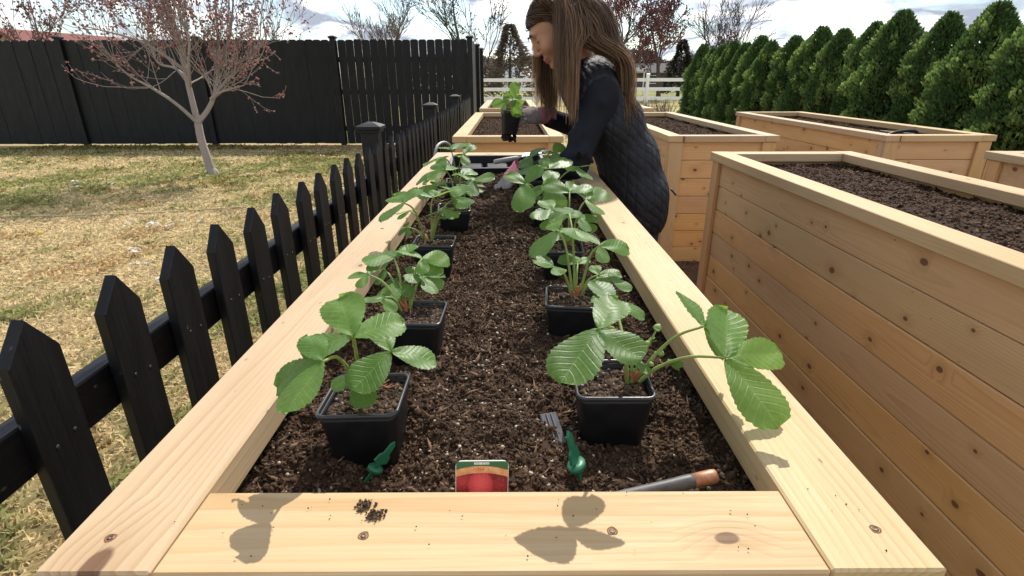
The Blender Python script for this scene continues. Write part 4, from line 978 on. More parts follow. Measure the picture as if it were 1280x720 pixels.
# ================================================================== small things in the planter
def label_mat():
    m, nt, b, out = newmat('printed_plant_label')
    uvn = nt.nodes.new('ShaderNodeUVMap'); s = nd(nt, 'ShaderNodeSeparateXYZ', {0: uvn.outputs[0]}); u, v = s.outputs[:2]
    du = mth(nt, 'SUBTRACT', u, .48); arc = mth(nt, 'MULTIPLY_ADD', mth(nt, 'MULTIPLY', du, du), .42, v)     # bands bow upwards in the middle
    vo = nd(nt, 'ShaderNodeTexVoronoi', {'Vector': vec(nt, mth(nt, 'MULTIPLY', u, 1.9), mth(nt, 'MULTIPLY_ADD', v, 1.9, .35), 0.), 'Scale': 1., 'Randomness': .6})
    seeds = nd(nt, 'ShaderNodeTexVoronoi', {'Vector': vec(nt, mth(nt, 'MULTIPLY', u, 30), mth(nt, 'MULTIPLY', v, 28), 0.), 'Scale': 1.})
    red = mixc(nt, ramp(nt, vo.outputs['Distance'], [(.1, 0), (.55, 1)]), (.74, .075, .10), (.22, .015, .03))
    bd_ = mth(nt, 'ADD', mth(nt, 'POWER', mth(nt, 'DIVIDE', mth(nt, 'SUBTRACT', u, .47), .25), 2.), mth(nt, 'POWER', mth(nt, 'DIVIDE', mth(nt, 'SUBTRACT', v, .40), .34), 2.))
    red = mixc(nt, ramp(nt, bd_, [(.85, 1), (1.02, 0)]), red, mixc(nt, ramp(nt, bd_, [(.0, 0), (1., 1)]), (.85, .13, .16), (.50, .03, .06)))
    red = mixc(nt, mth(nt, 'MULTIPLY', ramp(nt, seeds.outputs['Distance'], [(.1, 1), (.3, 0)]), .55), red, (.85, .32, .34))
    band = ramp(nt, noise(nt, uvn.outputs[0], 7, 2), [(.35, (.72, .28, .07)), (.65, (.85, .48, .26))])
    inb = mth(nt, 'MULTIPLY', mth(nt, 'GREATER_THAN', arc, .70), mth(nt, 'LESS_THAN', arc, .87))
    c = mixc(nt, inb, red, band)
    # fine illegible print on the band
    tx = mth(nt, 'MULTIPLY', mth(nt, 'GREATER_THAN', noise(nt, vec(nt, mth(nt, 'MULTIPLY', u, 46), mth(nt, 'MULTIPLY', v, 30), 0.), 1., 1), .55), mth(nt, 'MULTIPLY', mth(nt, 'MULTIPLY', mth(nt, 'GREATER_THAN', arc, .765), mth(nt, 'LESS_THAN', arc, .815)), mth(nt, 'LESS_THAN', mth(nt, 'ABSOLUTE', du), .22)))
    c = mixc(nt, mth(nt, 'MULTIPLY', tx, .7), c, (.20, .05, .03))
    c = mixc(nt, mth(nt, 'GREATER_THAN', arc, .87), c, (.035, .15, .055))
    box = mth(nt, 'MULTIPLY', mth(nt, 'LESS_THAN', mth(nt, 'ABSOLUTE', mth(nt, 'SUBTRACT', u, .49)), .145), mth(nt, 'MULTIPLY', mth(nt, 'GREATER_THAN', v, .905), mth(nt, 'LESS_THAN', v, .965)))
    c = mixc(nt, box, c, (.72, .74, .68))
    bt = mth(nt, 'MULTIPLY', box, mth(nt, 'GREATER_THAN', noise(nt, vec(nt, mth(nt, 'MULTIPLY', u, 60), 3., 0.), 1., 0), .5))
    c = mixc(nt, mth(nt, 'MULTIPLY', bt, .5), c, (.2, .25, .2))
    e1 = mth(nt, 'MAXIMUM', mth(nt, 'GREATER_THAN', v, .982), mth(nt, 'GREATER_THAN', mth(nt, 'ABSOLUTE', mth(nt, 'SUBTRACT', u, .5)), .487))
    c = mixc(nt, mth(nt, 'MULTIPLY', e1, .8), c, (.8, .82, .78))
    nt.links.new(c, b.inputs['Base Color']); b.inputs['Roughness'].default_value = .35; return m
def card():
    w_, h_, c_ = .052, .085, .006; o = rsq(1, .0)[:0]; pts = []
    for cx_, cy_, a0 in ((w_/2-c_, h_-c_, 0), (-w_/2+c_, h_-c_, 90), (-w_/2+.001, .001, 180), (w_/2-.001, .001, 270)):
        rr_ = c_ if cy_ > .01 else .001
        for k in range(5): a = R(a0+k*22.5); pts.append((cx_+rr_*math.cos(a), cy_+rr_*math.sin(a)))
    n_ = len(pts); V = [(x, -.0006, z) for x, z in pts]+[(x, .0006, z) for x, z in pts]
    F = [list(range(n_)), list(range(n_, 2*n_))[::-1]]+[[i, n_+i, n_+(i+1) % n_, (i+1) % n_] for i in range(n_)]
    uv = [(x/w_+.5, (z-.042)/(h_-.042)) for x, z in pts]*2
    return mesh('plant_label', V, F, label_mat(), uv=uv)
obj('plant_label', card(), loc=(-.0305, .410, .780), rot=(R(-10), R(2.), R(3)), label='small printed plant label with red strawberries and a green top', cat='plant label')
GRN = simple('green_plastic', (.018, .15, .075), .4, .5, 60, .1)
def stake_mesh():
    # leaf-shaped arrow tag on a round collar
    pr = [(-.0022, -.03), (.0022, -.03), (.0026, .006), (.0105, .010), (.0085, .022), (.0045, .026), (.0038, .042), (0, .048), (-.0038, .042), (-.0045, .026), (-.0085, .022), (-.0105, .010), (-.0026, .006)]
    n_ = len(pr); V = [(x, -.0016, z) for x, z in pr]+[(x, .0016, z) for x, z in pr]; F = [list(range(n_)), list(range(n_, 2*n_))[::-1]]+[[i, n_+i, n_+(i+1) % n_, (i+1) % n_] for i in range(n_)]
    return mesh('blade', V, F, GRN)
def collar_mesh():
    a = np.arange(18)*2*math.pi/18; V = []
    for r_, z in ((.0005, .0052), (.0112, .0056), (.0122, .003), (.011, -.0015), (.005, -.003)): V += [(r_*math.cos(t), r_*math.sin(t)*.8, z) for t in a]
    F = [[i*18+k, i*18+(k+1) % 18, (i+1)*18+(k+1) % 18, (i+1)*18+k] for i in range(4) for k in range(18)]+[list(range(18)), [72+k for k in range(18)][::-1]]
    return mesh('collar', V, F, GRN, True)
SM, CM = stake_mesh(), collar_mesh()
for (loc, rot, lab, col_) in (((.070, .462, .824), (R(-12), R(-6), R(62)), 'green plastic plant tag standing upright on its round collar', True), ((-.145, .466, .822), (R(10), R(36), R(30)), 'green plastic plant tag tipped over in front of a strawberry pot', False)):
    e = empty('plant_tag', loc, 0, lab, 'plant tag'); e.rotation_euler = rot
    obj('blade', SM, e)
    if col_: obj('collar', CM, e, (0, 0, 0))
    else:
        obj('collar', CM, e, (0, 0, -.006)); e.scale = (.75,)*3
# tool handle with a copper ferrule, lying along the end board
TA, TB = Vector((.098, .420, .820)), Vector((.212, .440, .8315))
def lathe(prof, n_=16):
    a = np.arange(n_)*2*math.pi/n_; V = []
    for t, r_ in prof: V += [(t, r_*math.cos(k), r_*math.sin(k)) for k in a]
    F = [[i*n_+k, i*n_+(k+1) % n_, (i+1)*n_+(k+1) % n_, (i+1)*n_+k][::-1] for i in range(len(prof)-1) for k in range(n_)]+[list(range(n_)), [(len(prof)-1)*n_+k for k in range(n_)][::-1]]
    return V, F
tl = empty('hand_tool', TA, 0, 'grey tool handle with a copper end lying on soil by the end board', 'hand tool')
tl.rotation_euler = (TB-TA).to_track_quat('X', 'Z').to_euler()
V, F = lathe([(-.12, .004), (-.10, .0045), (.0, .0056), (.06, .0064), (.080, .0073), (.086, .0073), (.090, .0066)])
obj('handle', mesh('handle', V, F, simple('grey_rubber', (.10, .095, .095), .5, .4, 90, .25), True), tl)
V, F = lathe([(.089, .0062), (.0895, .0070), (.108, .0074), (.113, .0071), (.1145, .0058), (.112, .0048), (.108, .0045)])
obj('ferrule', mesh('ferrule', V, F, simple('copper', (.42, .20, .11), .45, .5, 120, .25, 0, 1, .35), True), tl)
# dark ribbed plastic strip lying in the soil
ss_ = empty('plastic_strip', (.050, .538, .818), 0, 'dark grey ribbed plastic strip half buried beside a pot', 'plastic strip'); ss_.rotation_euler = (R(26), R(3), R(17))
DG = simple('dark_grey_plastic', (.085, .085, .09), .42, .45, 80, .25)
obj('strip', boxmesh(.022, .042, .003, DG, .001), ss_)
for x in (-.003, .003): obj('rib', boxmesh(.0016, .040, .0022, simple('rib_grey', (.20, .20, .21), .4, .5), .0006), ss_, (x, 0, .0024))
# crumbs of soil on the end board
for (x, y, lab) in ((-.118, .360, 'larger crumb of dark soil lying on the end board'), (-.129, .371, 'smaller crumb of dark soil lying on the end board')):
    n_ = 70; q = rng.normal(0, .0033, (n_, 2))*np.array([1.2, .9]); V, F = scatter(np.c_[q, rng.uniform(.0004, .003, n_)*np.exp(-(q**2).sum(1)/3e-5)], rng.uniform(.0005, .0019, (n_, 3)), OCT, OCTF, .4)
    obj('soil_crumb', mesh('soil_crumb', V, F, M['soil'], col=np.repeat(np.array([(.085, .055, .037)])*rng.uniform(.4, 1.7, (n_, 1)), 6, 0)), loc=(x, y, H-.0002), label=lab, cat='soil crumb')
n_ = 70; x = rng.uniform(-.33, .31, n_); y = np.where(rng.random(n_) < .6, rng.uniform(.31, .395, n_), rng.uniform(.3, 2.2, n_)); k = (y < .39) | (np.abs(x-C1) > .27); x, y = x[k], y[k]; n_ = len(x)
V, F = scatter(np.c_[x, y, np.full(n_, H+.0006)], rng.uniform(.0003, .0011, (n_, 3)), OCT, OCTF, .3)
obj('soil_specks', mesh('soil_specks', V, F, M['soil'], col=np.full((len(V), 3), .04)), label='fine specks of soil scattered on the planter rim', cat='soil specks', kind='stuff')
# black nursery tray with a tool in it, at the far end of the planter
tr = empty('nursery_tray', (-.06, 2.50, .800), R(3), 'shallow black plastic nursery tray at the far end of the strawberry planter', 'tray')
tr.rotation_euler = (R(4), 0, R(3))
V, F, n_ = loft([(rsq(1, .06), 0), (rsq(1.02, .06), .048), (rsq(1.06, .07), .05), (rsq(1.06, .07), .044), (rsq(1.03, .06), .044)][:3])
V2, F2, n2 = loft([(rsq(1.06, .07), .05), (rsq(1.0, .06), .0495), (rsq(.97, .05), .004)])
F2 = [[q+len(V) for q in f] for f in F2]; VV = np.array(V+V2)*np.array([.205, .125, 1.]); FF = F+F2+[list(range(n_))[::-1], [len(V)+2*n2+q for q in range(n2)]]
obj('tray_wall', mesh('tray_wall', VV, FF, M['potblack'], False), tr)
V, F, n_ = loft([(rsq(1.06, .07), .0512), (rsq(1.0, .06), .0512), (rsq(1.0, .06), .0485), (rsq(1.06, .07), .0485), (rsq(1.06, .07), .0512)])
obj('rim', mesh('rim', np.array(V)*np.array([.206, .126, 1.]), F, simple('grey_rim', (.20, .20, .21), .4, .5), False), tr)
for i in range(3):
    for j in range(2): obj('cell', boxmesh(.100, .090, .016, M['potblack'], .006), tr, (-.118+.118*i, -.055+.11*j, .013))
trw = empty('hand_trowel', (-.02, 2.46, .862), R(20), 'hand trowel with pale grey handle lying across the black tray', 'trowel'); trw.rotation_euler = (0, R(-6), R(24))
V, F = lathe([(-.06, .006), (-.055, .0105), (0, .0115), (.04, .010), (.062, .008)]); obj('handle', mesh('handle', V, F, simple('pale_grip', (.36, .34, .32), .5, .4, 60, .15), True), trw)
V, F = lathe([(.06, .0045), (.10, .0045)]); obj('neck', mesh('neck', V, F, simple('steel', (.5, .5, .5), .35, .5, 0, 0, 0, 1, .9), True), trw)
V = []; 
for i in range(9):
    t = i/8; wv_ = .034*(1-.25*t)*(1 if t < .7 else max(.05, (1-t)/.3)**.6)
    for j in range(5): s_ = -1+j*.5; V.append((.10+.13*t, s_*wv_, .012*(s_*s_-.3)))
i = np.arange(8)[:, None]*5+np.arange(4)[None]; F = np.stack([i, i+1, i+6, i+5], -1).reshape(-1, 4); V = np.array(V); V2 = V-np.array([0, 0, .0016]); F2 = F[:, ::-1]+len(V)
ed = [k for k in range(5)]; obj('blade', mesh('blade', np.vstack([V, V2]), np.vstack([F, F2]), simple('steel_blade', (.45, .45, .45), .4, .5, 40, .2, 0, 1, .9), True), trw)

# ================================================================== the woman
class Field:
    def __init__(s, lo, hi, h):
        s.lo = np.array(lo, float); s.h = h; s.n = np.ceil((np.array(hi)-s.lo)/h).astype(int)+1; s.S = np.full(s.n, .15, np.float32)
    def _blk(s, lo, hi):
        a = np.clip(np.floor((np.array(lo)-s.lo)/s.h).astype(int), 0, s.n); b = np.clip(np.ceil((np.array(hi)-s.lo)/s.h).astype(int)+1, 0, s.n)
        ax = [s.lo[i]+s.h*np.arange(a[i], b[i]) for i in range(3)]; return tuple(slice(a[i], b[i]) for i in range(3)), np.meshgrid(*ax, indexing='ij', sparse=True)
    def _un(s, sl, d, k, sub=False):
        A = s.S[sl]
        if A.size == 0: return
        if sub:
            d = -d; h = np.clip(.5-.5*(d-A)/(-k), 0, 1) if False else None
            hh = np.maximum(k-np.abs(A-d), 0)/k; s.S[sl] = np.maximum(A, d)+hh*hh*k*.25
        else:
            hh = np.maximum(k-np.abs(A-d), 0)/k; s.S[sl] = np.minimum(A, d)-hh*hh*k*.25
    def cone(s, a, b, ra, rb, k=.02, fy=1., off=0.):
        a = np.array(a, float); b = np.array(b, float); ra += off; rb += off; m = max(ra, rb)/min(fy, 1)+.06
        sl, (X, Y, Z) = s._blk(np.minimum(a, b)-m, np.maximum(a, b)+m); ba = (b-a)*np.array([1, fy, 1]); X = X-a[0]; Y = (Y-a[1])*fy; Z = Z-a[2]
        t = np.clip((X*ba[0]+Y*ba[1]+Z*ba[2])/max(ba@ba, 1e-9), 0, 1); d = np.sqrt((X-t*ba[0])**2+(Y-t*ba[1])**2+(Z-t*ba[2])**2)-(ra+(rb-ra)*t); s._un(sl, d, k)
    def ell(s, c, r, A, k=.015, off=0., sub=False):
        c = np.array(c, float); r = np.array(r, float)+off; m = r.max()+.05; sl, (X, Y, Z) = s._blk(c-m, c+m); X = X-c[0]; Y = Y-c[1]; Z = Z-c[2]
        q = [X*A[i][0]+Y*A[i][1]+Z*A[i][2] for i in range(3)]; k0 = np.sqrt(sum((q[i]/r[i])**2 for i in range(3))); k1 = np.sqrt(sum((q[i]/r[i]**2)**2 for i in range(3)))+1e-6
        s._un(sl, k0*(k0-1)/k1, k, sub)
    def cut(s, p, nrm):
        """keep the side the normal points away from"""
        ax = [s.lo[i]+s.h*np.arange(s.n[i]) for i in range(3)]; X, Y, Z = np.meshgrid(*ax, indexing='ij', sparse=True)
        d = (X-p[0])*nrm[0]+(Y-p[1])*nrm[1]+(Z-p[2])*nrm[2]; s.S = np.maximum(s.S, d.astype(np.float32))
    def nets(s):
        S = s.S; n = np.array(S.shape); cs = tuple(n-1); acc = np.zeros(cs+(3,), np.float32); cnt = np.zeros(cs, np.float32)
        for ax in range(3):
            o = [i for i in range(3) if i != ax]
            for a in (0, 1):
                for b in (0, 1):
                    sl0 = [None]*3; sl1 = [None]*3
                    sl0[ax] = slice(0, n[ax]-1); sl1[ax] = slice(1, n[ax])
                    for oo, q in ((o[0], a), (o[1], b)): sl0[oo] = slice(q, n[oo]-1+q); sl1[oo] = sl0[oo]
                    v0 = S[tuple(sl0)]; v1 = S[tuple(sl1)]; cr = (v0 < 0) != (v1 < 0)
                    if not cr.any(): continue
                    t = v0[cr]/(v0[cr]-v1[cr]); p = np.zeros((len(t), 3), np.float32); p[:, ax] = t; p[:, o[0]] = a; p[:, o[1]] = b; acc[cr] += p; cnt[cr] += 1
        act = cnt > 0; idx = np.full(cs, -1, np.int64); idx[act] = np.arange(act.sum()); co = np.argwhere(act); V = s.lo+s.h*(co+acc[act]/cnt[act][:, None]); F = []
        for ax in range(3):
            o = [(ax+1) % 3, (ax+2) % 3]; sl0 = [None]*3; sl1 = [None]*3; sl0[ax] = slice(0, n[ax]-1); sl1[ax] = slice(1, n[ax])
            for oo in o: sl0[oo] = slice(1, n[oo]-1); sl1[oo] = sl0[oo]
            v0 = S[tuple(sl0)]; v1 = S[tuple(sl1)]; cr = (v0 < 0) != (v1 < 0); e = np.argwhere(cr)+np.array([0 if i == ax else 1 for i in range(3)]); neg = v0[cr] < 0
            def at(d0, d1):
                q = e.copy(); q[:, o[0]] -= d0; q[:, o[1]] -= d1; return idx[q[:, 0], q[:, 1], q[:, 2]]
            f = np.stack([at(1, 1), at(0, 1), at(0, 0), at(1, 0)], 1); f[~neg] = f[~neg][:, ::-1]; F.append(f)
        F = np.concatenate(F); return V, F[(F >= 0).all(1)]
def smoothV(V, F, it=3, lam=.5):
    e = np.concatenate([F[:, [0, 1]], F[:, [1, 2]], F[:, [2, 3]], F[:, [3, 0]]]); e = np.concatenate([e, e[:, ::-1]])
    for _ in range(it):
        s_ = np.zeros_like(V); c_ = np.bincount(e[:, 0], minlength=len(V))[:, None]
        for a in range(3): s_[:, a] = np.bincount(e[:, 0], V[e[:, 1], a], len(V))
        V = V+lam*(s_/np.maximum(c_, 1)-V)
    return V
v3 = lambda *a: np.array(a, float)
# head frame: face looks down and towards the planter
hf = v3(-.80, -.13, -.585); hf /= np.linalg.norm(hf); hs = np.cross(v3(-.585, 0, .81), hf); hs /= np.linalg.norm(hs); hu = np.cross(hf, hs); 
if hs[1] > 0: hs = -hs
HC_ = v3(.162, 2.10, 1.372); HA = (hf, hu, hs)
hp = lambda f, u, s=0: HC_+hf*f+hu*u+hs*s
SPN = [(v3(.295, 2.105, 1.165), .088), (v3(.375, 2.105, 1.05), .098), (v3(.45, 2.105, .92), .092), (v3(.482, 2.105, .80), .103), (v3(.490, 2.105, .73), .104)]
FYT = .60
SHL, SHR = v3(.315, 1.965, 1.155), v3(.305, 2.255, 1.160)
ELL, WRL = v3(.225, 1.905, .925), v3(.012, 2.015, .865)
ELR, WRR = v3(.36, 2.37, .985), v3(.128, 2.265, 1.065)
def torso(F_, off=0., n=5):
    for i in range(n-1): F_.cone(SPN[i][0], SPN[i+1][0], SPN[i][1], SPN[i+1][1], .03, FYT, off)
    for s_ in (SHL, SHR): F_.cone(SPN[0][0]+v3(0, 0, .02), s_, .066, .052, .04, 1, off)
def arms(F_, off=0., cut=1.):
    for S_, E_, W_ in ((SHL, ELL, WRL), (SHR, ELR, WRR)):
        F_.cone(S_, E_, .050, .040, .025, 1, off); F_.cone(E_, E_+(W_-E_)*cut, .040, .028+.012*(1-cut), .02, 1, off)
def hand(F_, wrist, d, nrm, curls, spread, off=0., k=.006, thumb=1., tang=.75):
    """palm, four fingers and a thumb; d = direction of the knuckles, nrm = back of the hand"""
    d = d/np.linalg.norm(d); nrm = nrm-d*(nrm@d); nrm /= np.linalg.norm(nrm); s_ = np.cross(d, nrm)*thumb
    c = wrist+d*.048; F_.ell(c, (.050, .015, .038), (d, nrm, s_), .012, off); F_.cone(wrist-d*.02, wrist+d*.02, .026, .026, .015, 1, off)
    for i, ln in enumerate((.070, .078, .073, .058)):
        o = (i-1.5)*.0185; p = wrist+d*.088-s_*o*.98; dd = d-s_*(i-1.5)*spread; dd /= np.linalg.norm(dd); a = 0
        for j, fr in enumerate((.44, .32, .24)):
            a += curls[j]; v = dd*math.cos(a)-nrm*math.sin(a); q = p+v*ln*fr; F_.cone(p, q, .0088-.0008*j, .0082-.0010*j, k, 1, off); p = q
    p = wrist+d*.028+s_*.030; v = d*math.cos(tang)+s_*math.sin(tang)-nrm*.35; v /= np.linalg.norm(v); q = p+v*.036; F_.cone(wrist+d*.02+s_*.012, p, .014, .012, .01, 1, off); F_.cone(p, q, .0115, .010, k, 1, off)
    v2 = v*.8+d*.25-nrm*.35; v2 /= np.linalg.norm(v2); F_.cone(q, q+v2*.028, .0098, .0075, k, 1, off)
HL = dict(wrist=WRL, d=v3(-.72, .22, -.66), nrm=v3(-.55, -.35, .75), curls=(.25, .35, .3), spread=.16, thumb=-1.)
HR = dict(wrist=WRR, d=v3(-.86, -.42, .02), nrm=v3(.25, -.62, .74), curls=(.55, .75, .55), spread=.06, thumb=1., tang=.55)
def legs(F_, off=0.):
    for yy in (2.02, 2.19):
        F_.cone((.492, yy, .76), (.50, yy, .42), .082, .055, .03, 1, off); F_.cone((.50, yy, .42), (.555, yy, .09), .055, .038, .02, 1, off)
woman = empty('woman', (.52, 2.105, 0), 0, 'woman with long brown hair in black quilted vest bending over the strawberry planter', 'person')
woman.name = 'person'
WO = np.array(woman.location)
def wpart(name, V, F, mat, col=None, smooth=True, parent=None, **kw):
    return obj(name, mesh(name, V-WO, F, mat, smooth, col=col), parent or woman, **kw)
# --- body
B = Field((-.16, 1.82, -.01), (.72, 2.48, 1.56), .0056)
torso(B); arms(B); legs(B)
for yy in (2.02, 2.19): B.cone((.56, yy, .05), (.40, yy, .035), .04, .032, .02); B.cone((.58, yy, .04), (.58, yy, .03), .035, .035, .01)
B.cone(hp(-.03, -.055), (.285, 2.105, 1.21), .047, .052, .02)
B.ell(hp(-.010, .024), (.096, .086, .075), HA, .02); B.ell(hp(.030, -.035), (.061, .073, .057), HA, .02)
B.cone(hp(.074, -.098), hp(.066, -.09), .017, .02, .02)
B.cone(hp(.090, .012), hp(.109, -.030), .0075, .0100, .010); B.cone(hp(.100, -.037, .010), hp(.100, -.037, -.010), .0075, .0075, .006)
B.cone(hp(.083, .027, .034), hp(.083, .027, -.034), .010, .010, .015)
for s_ in (-1, 1):
    B.ell(hp(.098, .006, .031*s_), (.018, .011, .016), HA, .010, 0, True); B.ell(hp(.074, .004, .031*s_), (.0125, .0115, .0135), HA, .004); B.ell(hp(.066, -.03, .038*s_), (.022, .022, .018), HA, .02)
    B.ell(hp(-.012, -.008, .073*s_), (.018, .028, .008), HA, .006)
B.ell(hp(.090, -.062), (.010, .0055, .020), HA, .005); B.ell(hp(.088, -.074), (.0095, .0062, .017), HA, .005)
hand(B, off=-.002, **HL); hand(B, off=-.002, **HR)
V, F = B.nets(); V = smoothV(V, F, 2, .45)
q = V-HC_; fq, uq, sq = q@hf, q@hu, q@hs
c = np.tile(v3(.44, .235, .155), (len(V), 1))
lip = (fq > .080) & (np.abs(sq) < .021) & (uq < -.055) & (uq > -.081); c[lip] = (.36, .13, .11)
chk = np.exp(-(((fq-.07)/.03)**2+((uq+.035)/.03)**2)); c += chk[:, None]*v3(.03, -.015, -.012)
scalp = (uq > .062-.75*np.maximum(fq-.062, 0)) & (np.linalg.norm(q, axis=1) < .16) | ((fq < .018) & (np.linalg.norm(q, axis=1) < .13) & (uq > -.06)); c[scalp] = (.035, .020, .013)
body = wpart('body', V, F, attr_mat('skin', .5, .35, 200, .06), c)
# brows and lashes
HAIRD = simple('dark_brow', (.018, .011, .008), .7, .2)
for s_ in (-1, 1):
    vs = [tube(spline([hp(.0955-.0*abs(t), .0265+.006*math.sin(t*2.2), s_*(.014+.0165*t)) for t in (0, .5, 1., 1.5, 2.)], 8), np.array([.0016, .0024, .0026, .0024, .0022, .0018, .0013, .0006]), 5),
          tube(spline([hp(.0890-.004*abs(t-1), -.001-.0022*math.sin(t*1.57), s_*(.019+.012*t)) for t in (0, .7, 1.4, 2.)], 8), .0012, 5)]
    V, F = join(vs); wpart('eyebrow', V, F, HAIRD)
# --- shirt: torso and sleeves
Sf = Field((-.1, 1.82, .66), (.70, 2.48, 1.32), .006); torso(Sf, .006); arms(Sf, .0075, .86)
for i in range(16):        # sleeve folds
    a = rng.random(); p_ = SHL+(ELL-SHL)*a if i % 2 else ELL+(WRL-ELL)*a*.8; t_ = rng.normal(size=3)*.03
    Sf.cone(p_+t_*.6+v3(0, -.034, 0), p_-t_*.6+v3(.0, -.034, .01), .009, .006, .03)
V, F = Sf.nets(); V = smoothV(V, F, 2, .5)
CLOTH = simple('black_knit', (.0105, .0115, .017), .85, .25, 25, .25, .35, 700)
wpart('shirt', V, F, CLOTH)
# --- quilted vest
def vest_mat():
    m, nt, b, out = newmat('quilted_black_vest'); uvn = nt.nodes.new('ShaderNodeAttribute'); uvn.attribute_name = 'col'
    s = nd(nt, 'ShaderNodeSeparateColor', {0: uvn.outputs['Color']}); hgt = s.outputs[0]
    c = mixc(nt, ramp(nt, hgt, [(.0, 0), (.5, 1)]), (.006, .006, .008), (.016, .0165, .021))
    nt.links.new(c, b.inputs['Base Color']); b.inputs['Roughness'].default_value = .66; b.inputs['Specular IOR Level'].default_value = .3
    tc = nt.nodes.new('ShaderNodeTexCoord'); n = noise(nt, tc.outputs['Object'], 55, 4, .6); bump(nt, b, n, .5, .004); return m
Vf = Field((.12, 1.84, .60), (.72, 2.40, 1.30), .0052); torso(Vf, .012)
Vf.cone((.492, 2.105, .77), (.487, 2.105, .705), .100, .104, .03, FYT, .012)
Vf.cone(v3(.285, 2.06, 1.20), v3(.285, 2.15, 1.20), .058, .058, .03); Vf.cut((.49, 2.1, .675), v3(-.30, 0, -.95)); Vf.cut((.20, 2.1, 1.245), v3(-.65, 0, .76))
for S_, E_ in ((SHL, ELL), (SHR, ELR)):
    dS = v3(.0, -1 if S_ is SHL else 1, .0); Vf.ell(S_+dS*.075+v3(-.01, 0, -.02), (.085, .085, .058), (v3(.5, 0, .866), v3(-.866, 0, .5), v3(0, 1, 0)), .012, 0, True)
V, F = Vf.nets(); V = smoothV(V, F, 2, .5)
# quilting: diamonds wrapped round the trunk, pushed out between the seams
axd = SPN[3][0]-SPN[0][0]; axl = np.linalg.norm(axd); axd = axd/axl; rel = V-SPN[0][0]; tt = rel@axd; per = rel-tt[:, None]*axd; th = np.arctan2(per[:, 1]*.6, per@np.cross(axd, v3(0, 1, 0)))
ua = th*.16; wb = .35*(vnoise(V[:, 0]*14+V[:, 1]*9, V[:, 2]*14, 2)-.5); p1 = (ua*1.0+tt*.62)/.045+wb; p2 = (ua*1.0-tt*.62)/.045-wb
se = np.minimum(np.abs(p1-np.round(p1)), np.abs(p2-np.round(p2))); hq = np.clip(se/.22, 0, 1)**.6
nv = V-(SPN[0][0]+np.clip(tt, 0, axl)[:, None]*axd); nv /= np.linalg.norm(nv, axis=1)[:, None]+1e-6; V = V+nv*(hq*(.003+.004*vnoise(V[:, 0]*22+V[:, 1]*17, V[:, 2]*22, 6)))[:, None]
vest = wpart('quilted_vest', V, F, vest_mat(), np.repeat(hq[:, None], 3, 1))
v_, f_ = tube(spline([(.606, 2.02, .815), (.612, 2.01, .808), (.618, 2.0, .80), (.622, 1.995, .796)], 8), .0035, 6); wpart('zip_pull', v_, f_, M['potblack'], parent=None)
# --- jeans and boots
Jf = Field((.30, 1.86, .02), (.72, 2.36, .86), .008); legs(Jf, .008); Jf.cone((.487, 2.105, .82), (.492, 2.105, .76), .10, .104, .03, FYT, .006); V, F = Jf.nets(); wpart('jeans', smoothV(V, F, 2), F, simple('dark_denim', (.03, .045, .085), .85, .2, 30, .2, .3, 500))
Kf = Field((.28, 1.9, -.01), (.70, 2.3, .22), .007)
for yy in (2.02, 2.19): Kf.cone((.56, yy, .05), (.40, yy, .04), .046, .038, .02); Kf.cone((.575, yy, .05), (.56, yy, .16), .048, .05, .02)
Kf.cut((0, 0, .024), v3(0, 0, -1)); V, F = Kf.nets(); wpart('boots', smoothV(V, F, 1), F, simple('brown_leather', (.09, .055, .03), .6, .4, 20, .2))
# --- gloves
def glove(h, lo, hi, cl, cuffcol, lab):
    G = Field(lo, hi, .0026); hand(G, off=.0018, k=.004, **h); V, F = G.nets(); V = smoothV(V, F, 1, .4)
    o = wpart('glove', V, F, simple('glove_'+lab, cl, .85, .2, 160, .3, .4, 500))
    d = h['d']/np.linalg.norm(h['d']); a = h['wrist']+d*.022; b_ = h['wrist']-d*.045; P = spline([a, (a*.6+b_*.4), b_], 9); rr_ = np.array([.031, .033, .032, .034, .033, .036, .036, .040, .041]); v_, f_ = tube(P, rr_, 18, False)
    f_ = [np.concatenate([f_[0], f_[0][:, ::-1]+0])] if False else f_
    vi, fi = tube(P, rr_-.002, 18, False); V2, F2 = join([(v_, f_), (vi, [fi[0][:, ::-1]])]); wpart('cuff', V2, F2, simple('cuff_'+lab, cuffcol, .8, .2, 60, .2, .4, 300), parent=woman)
glove(HL, (-.18, 1.86, .70), (.09, 2.18, .95), (.34, .30, .285), (.78, .25, .34), 'pink')
glove(HR, (-.08, 2.08, .94), (.24, 2.40, 1.20), (.23, .19, .175), (.42, .16, .19), 'mauve')
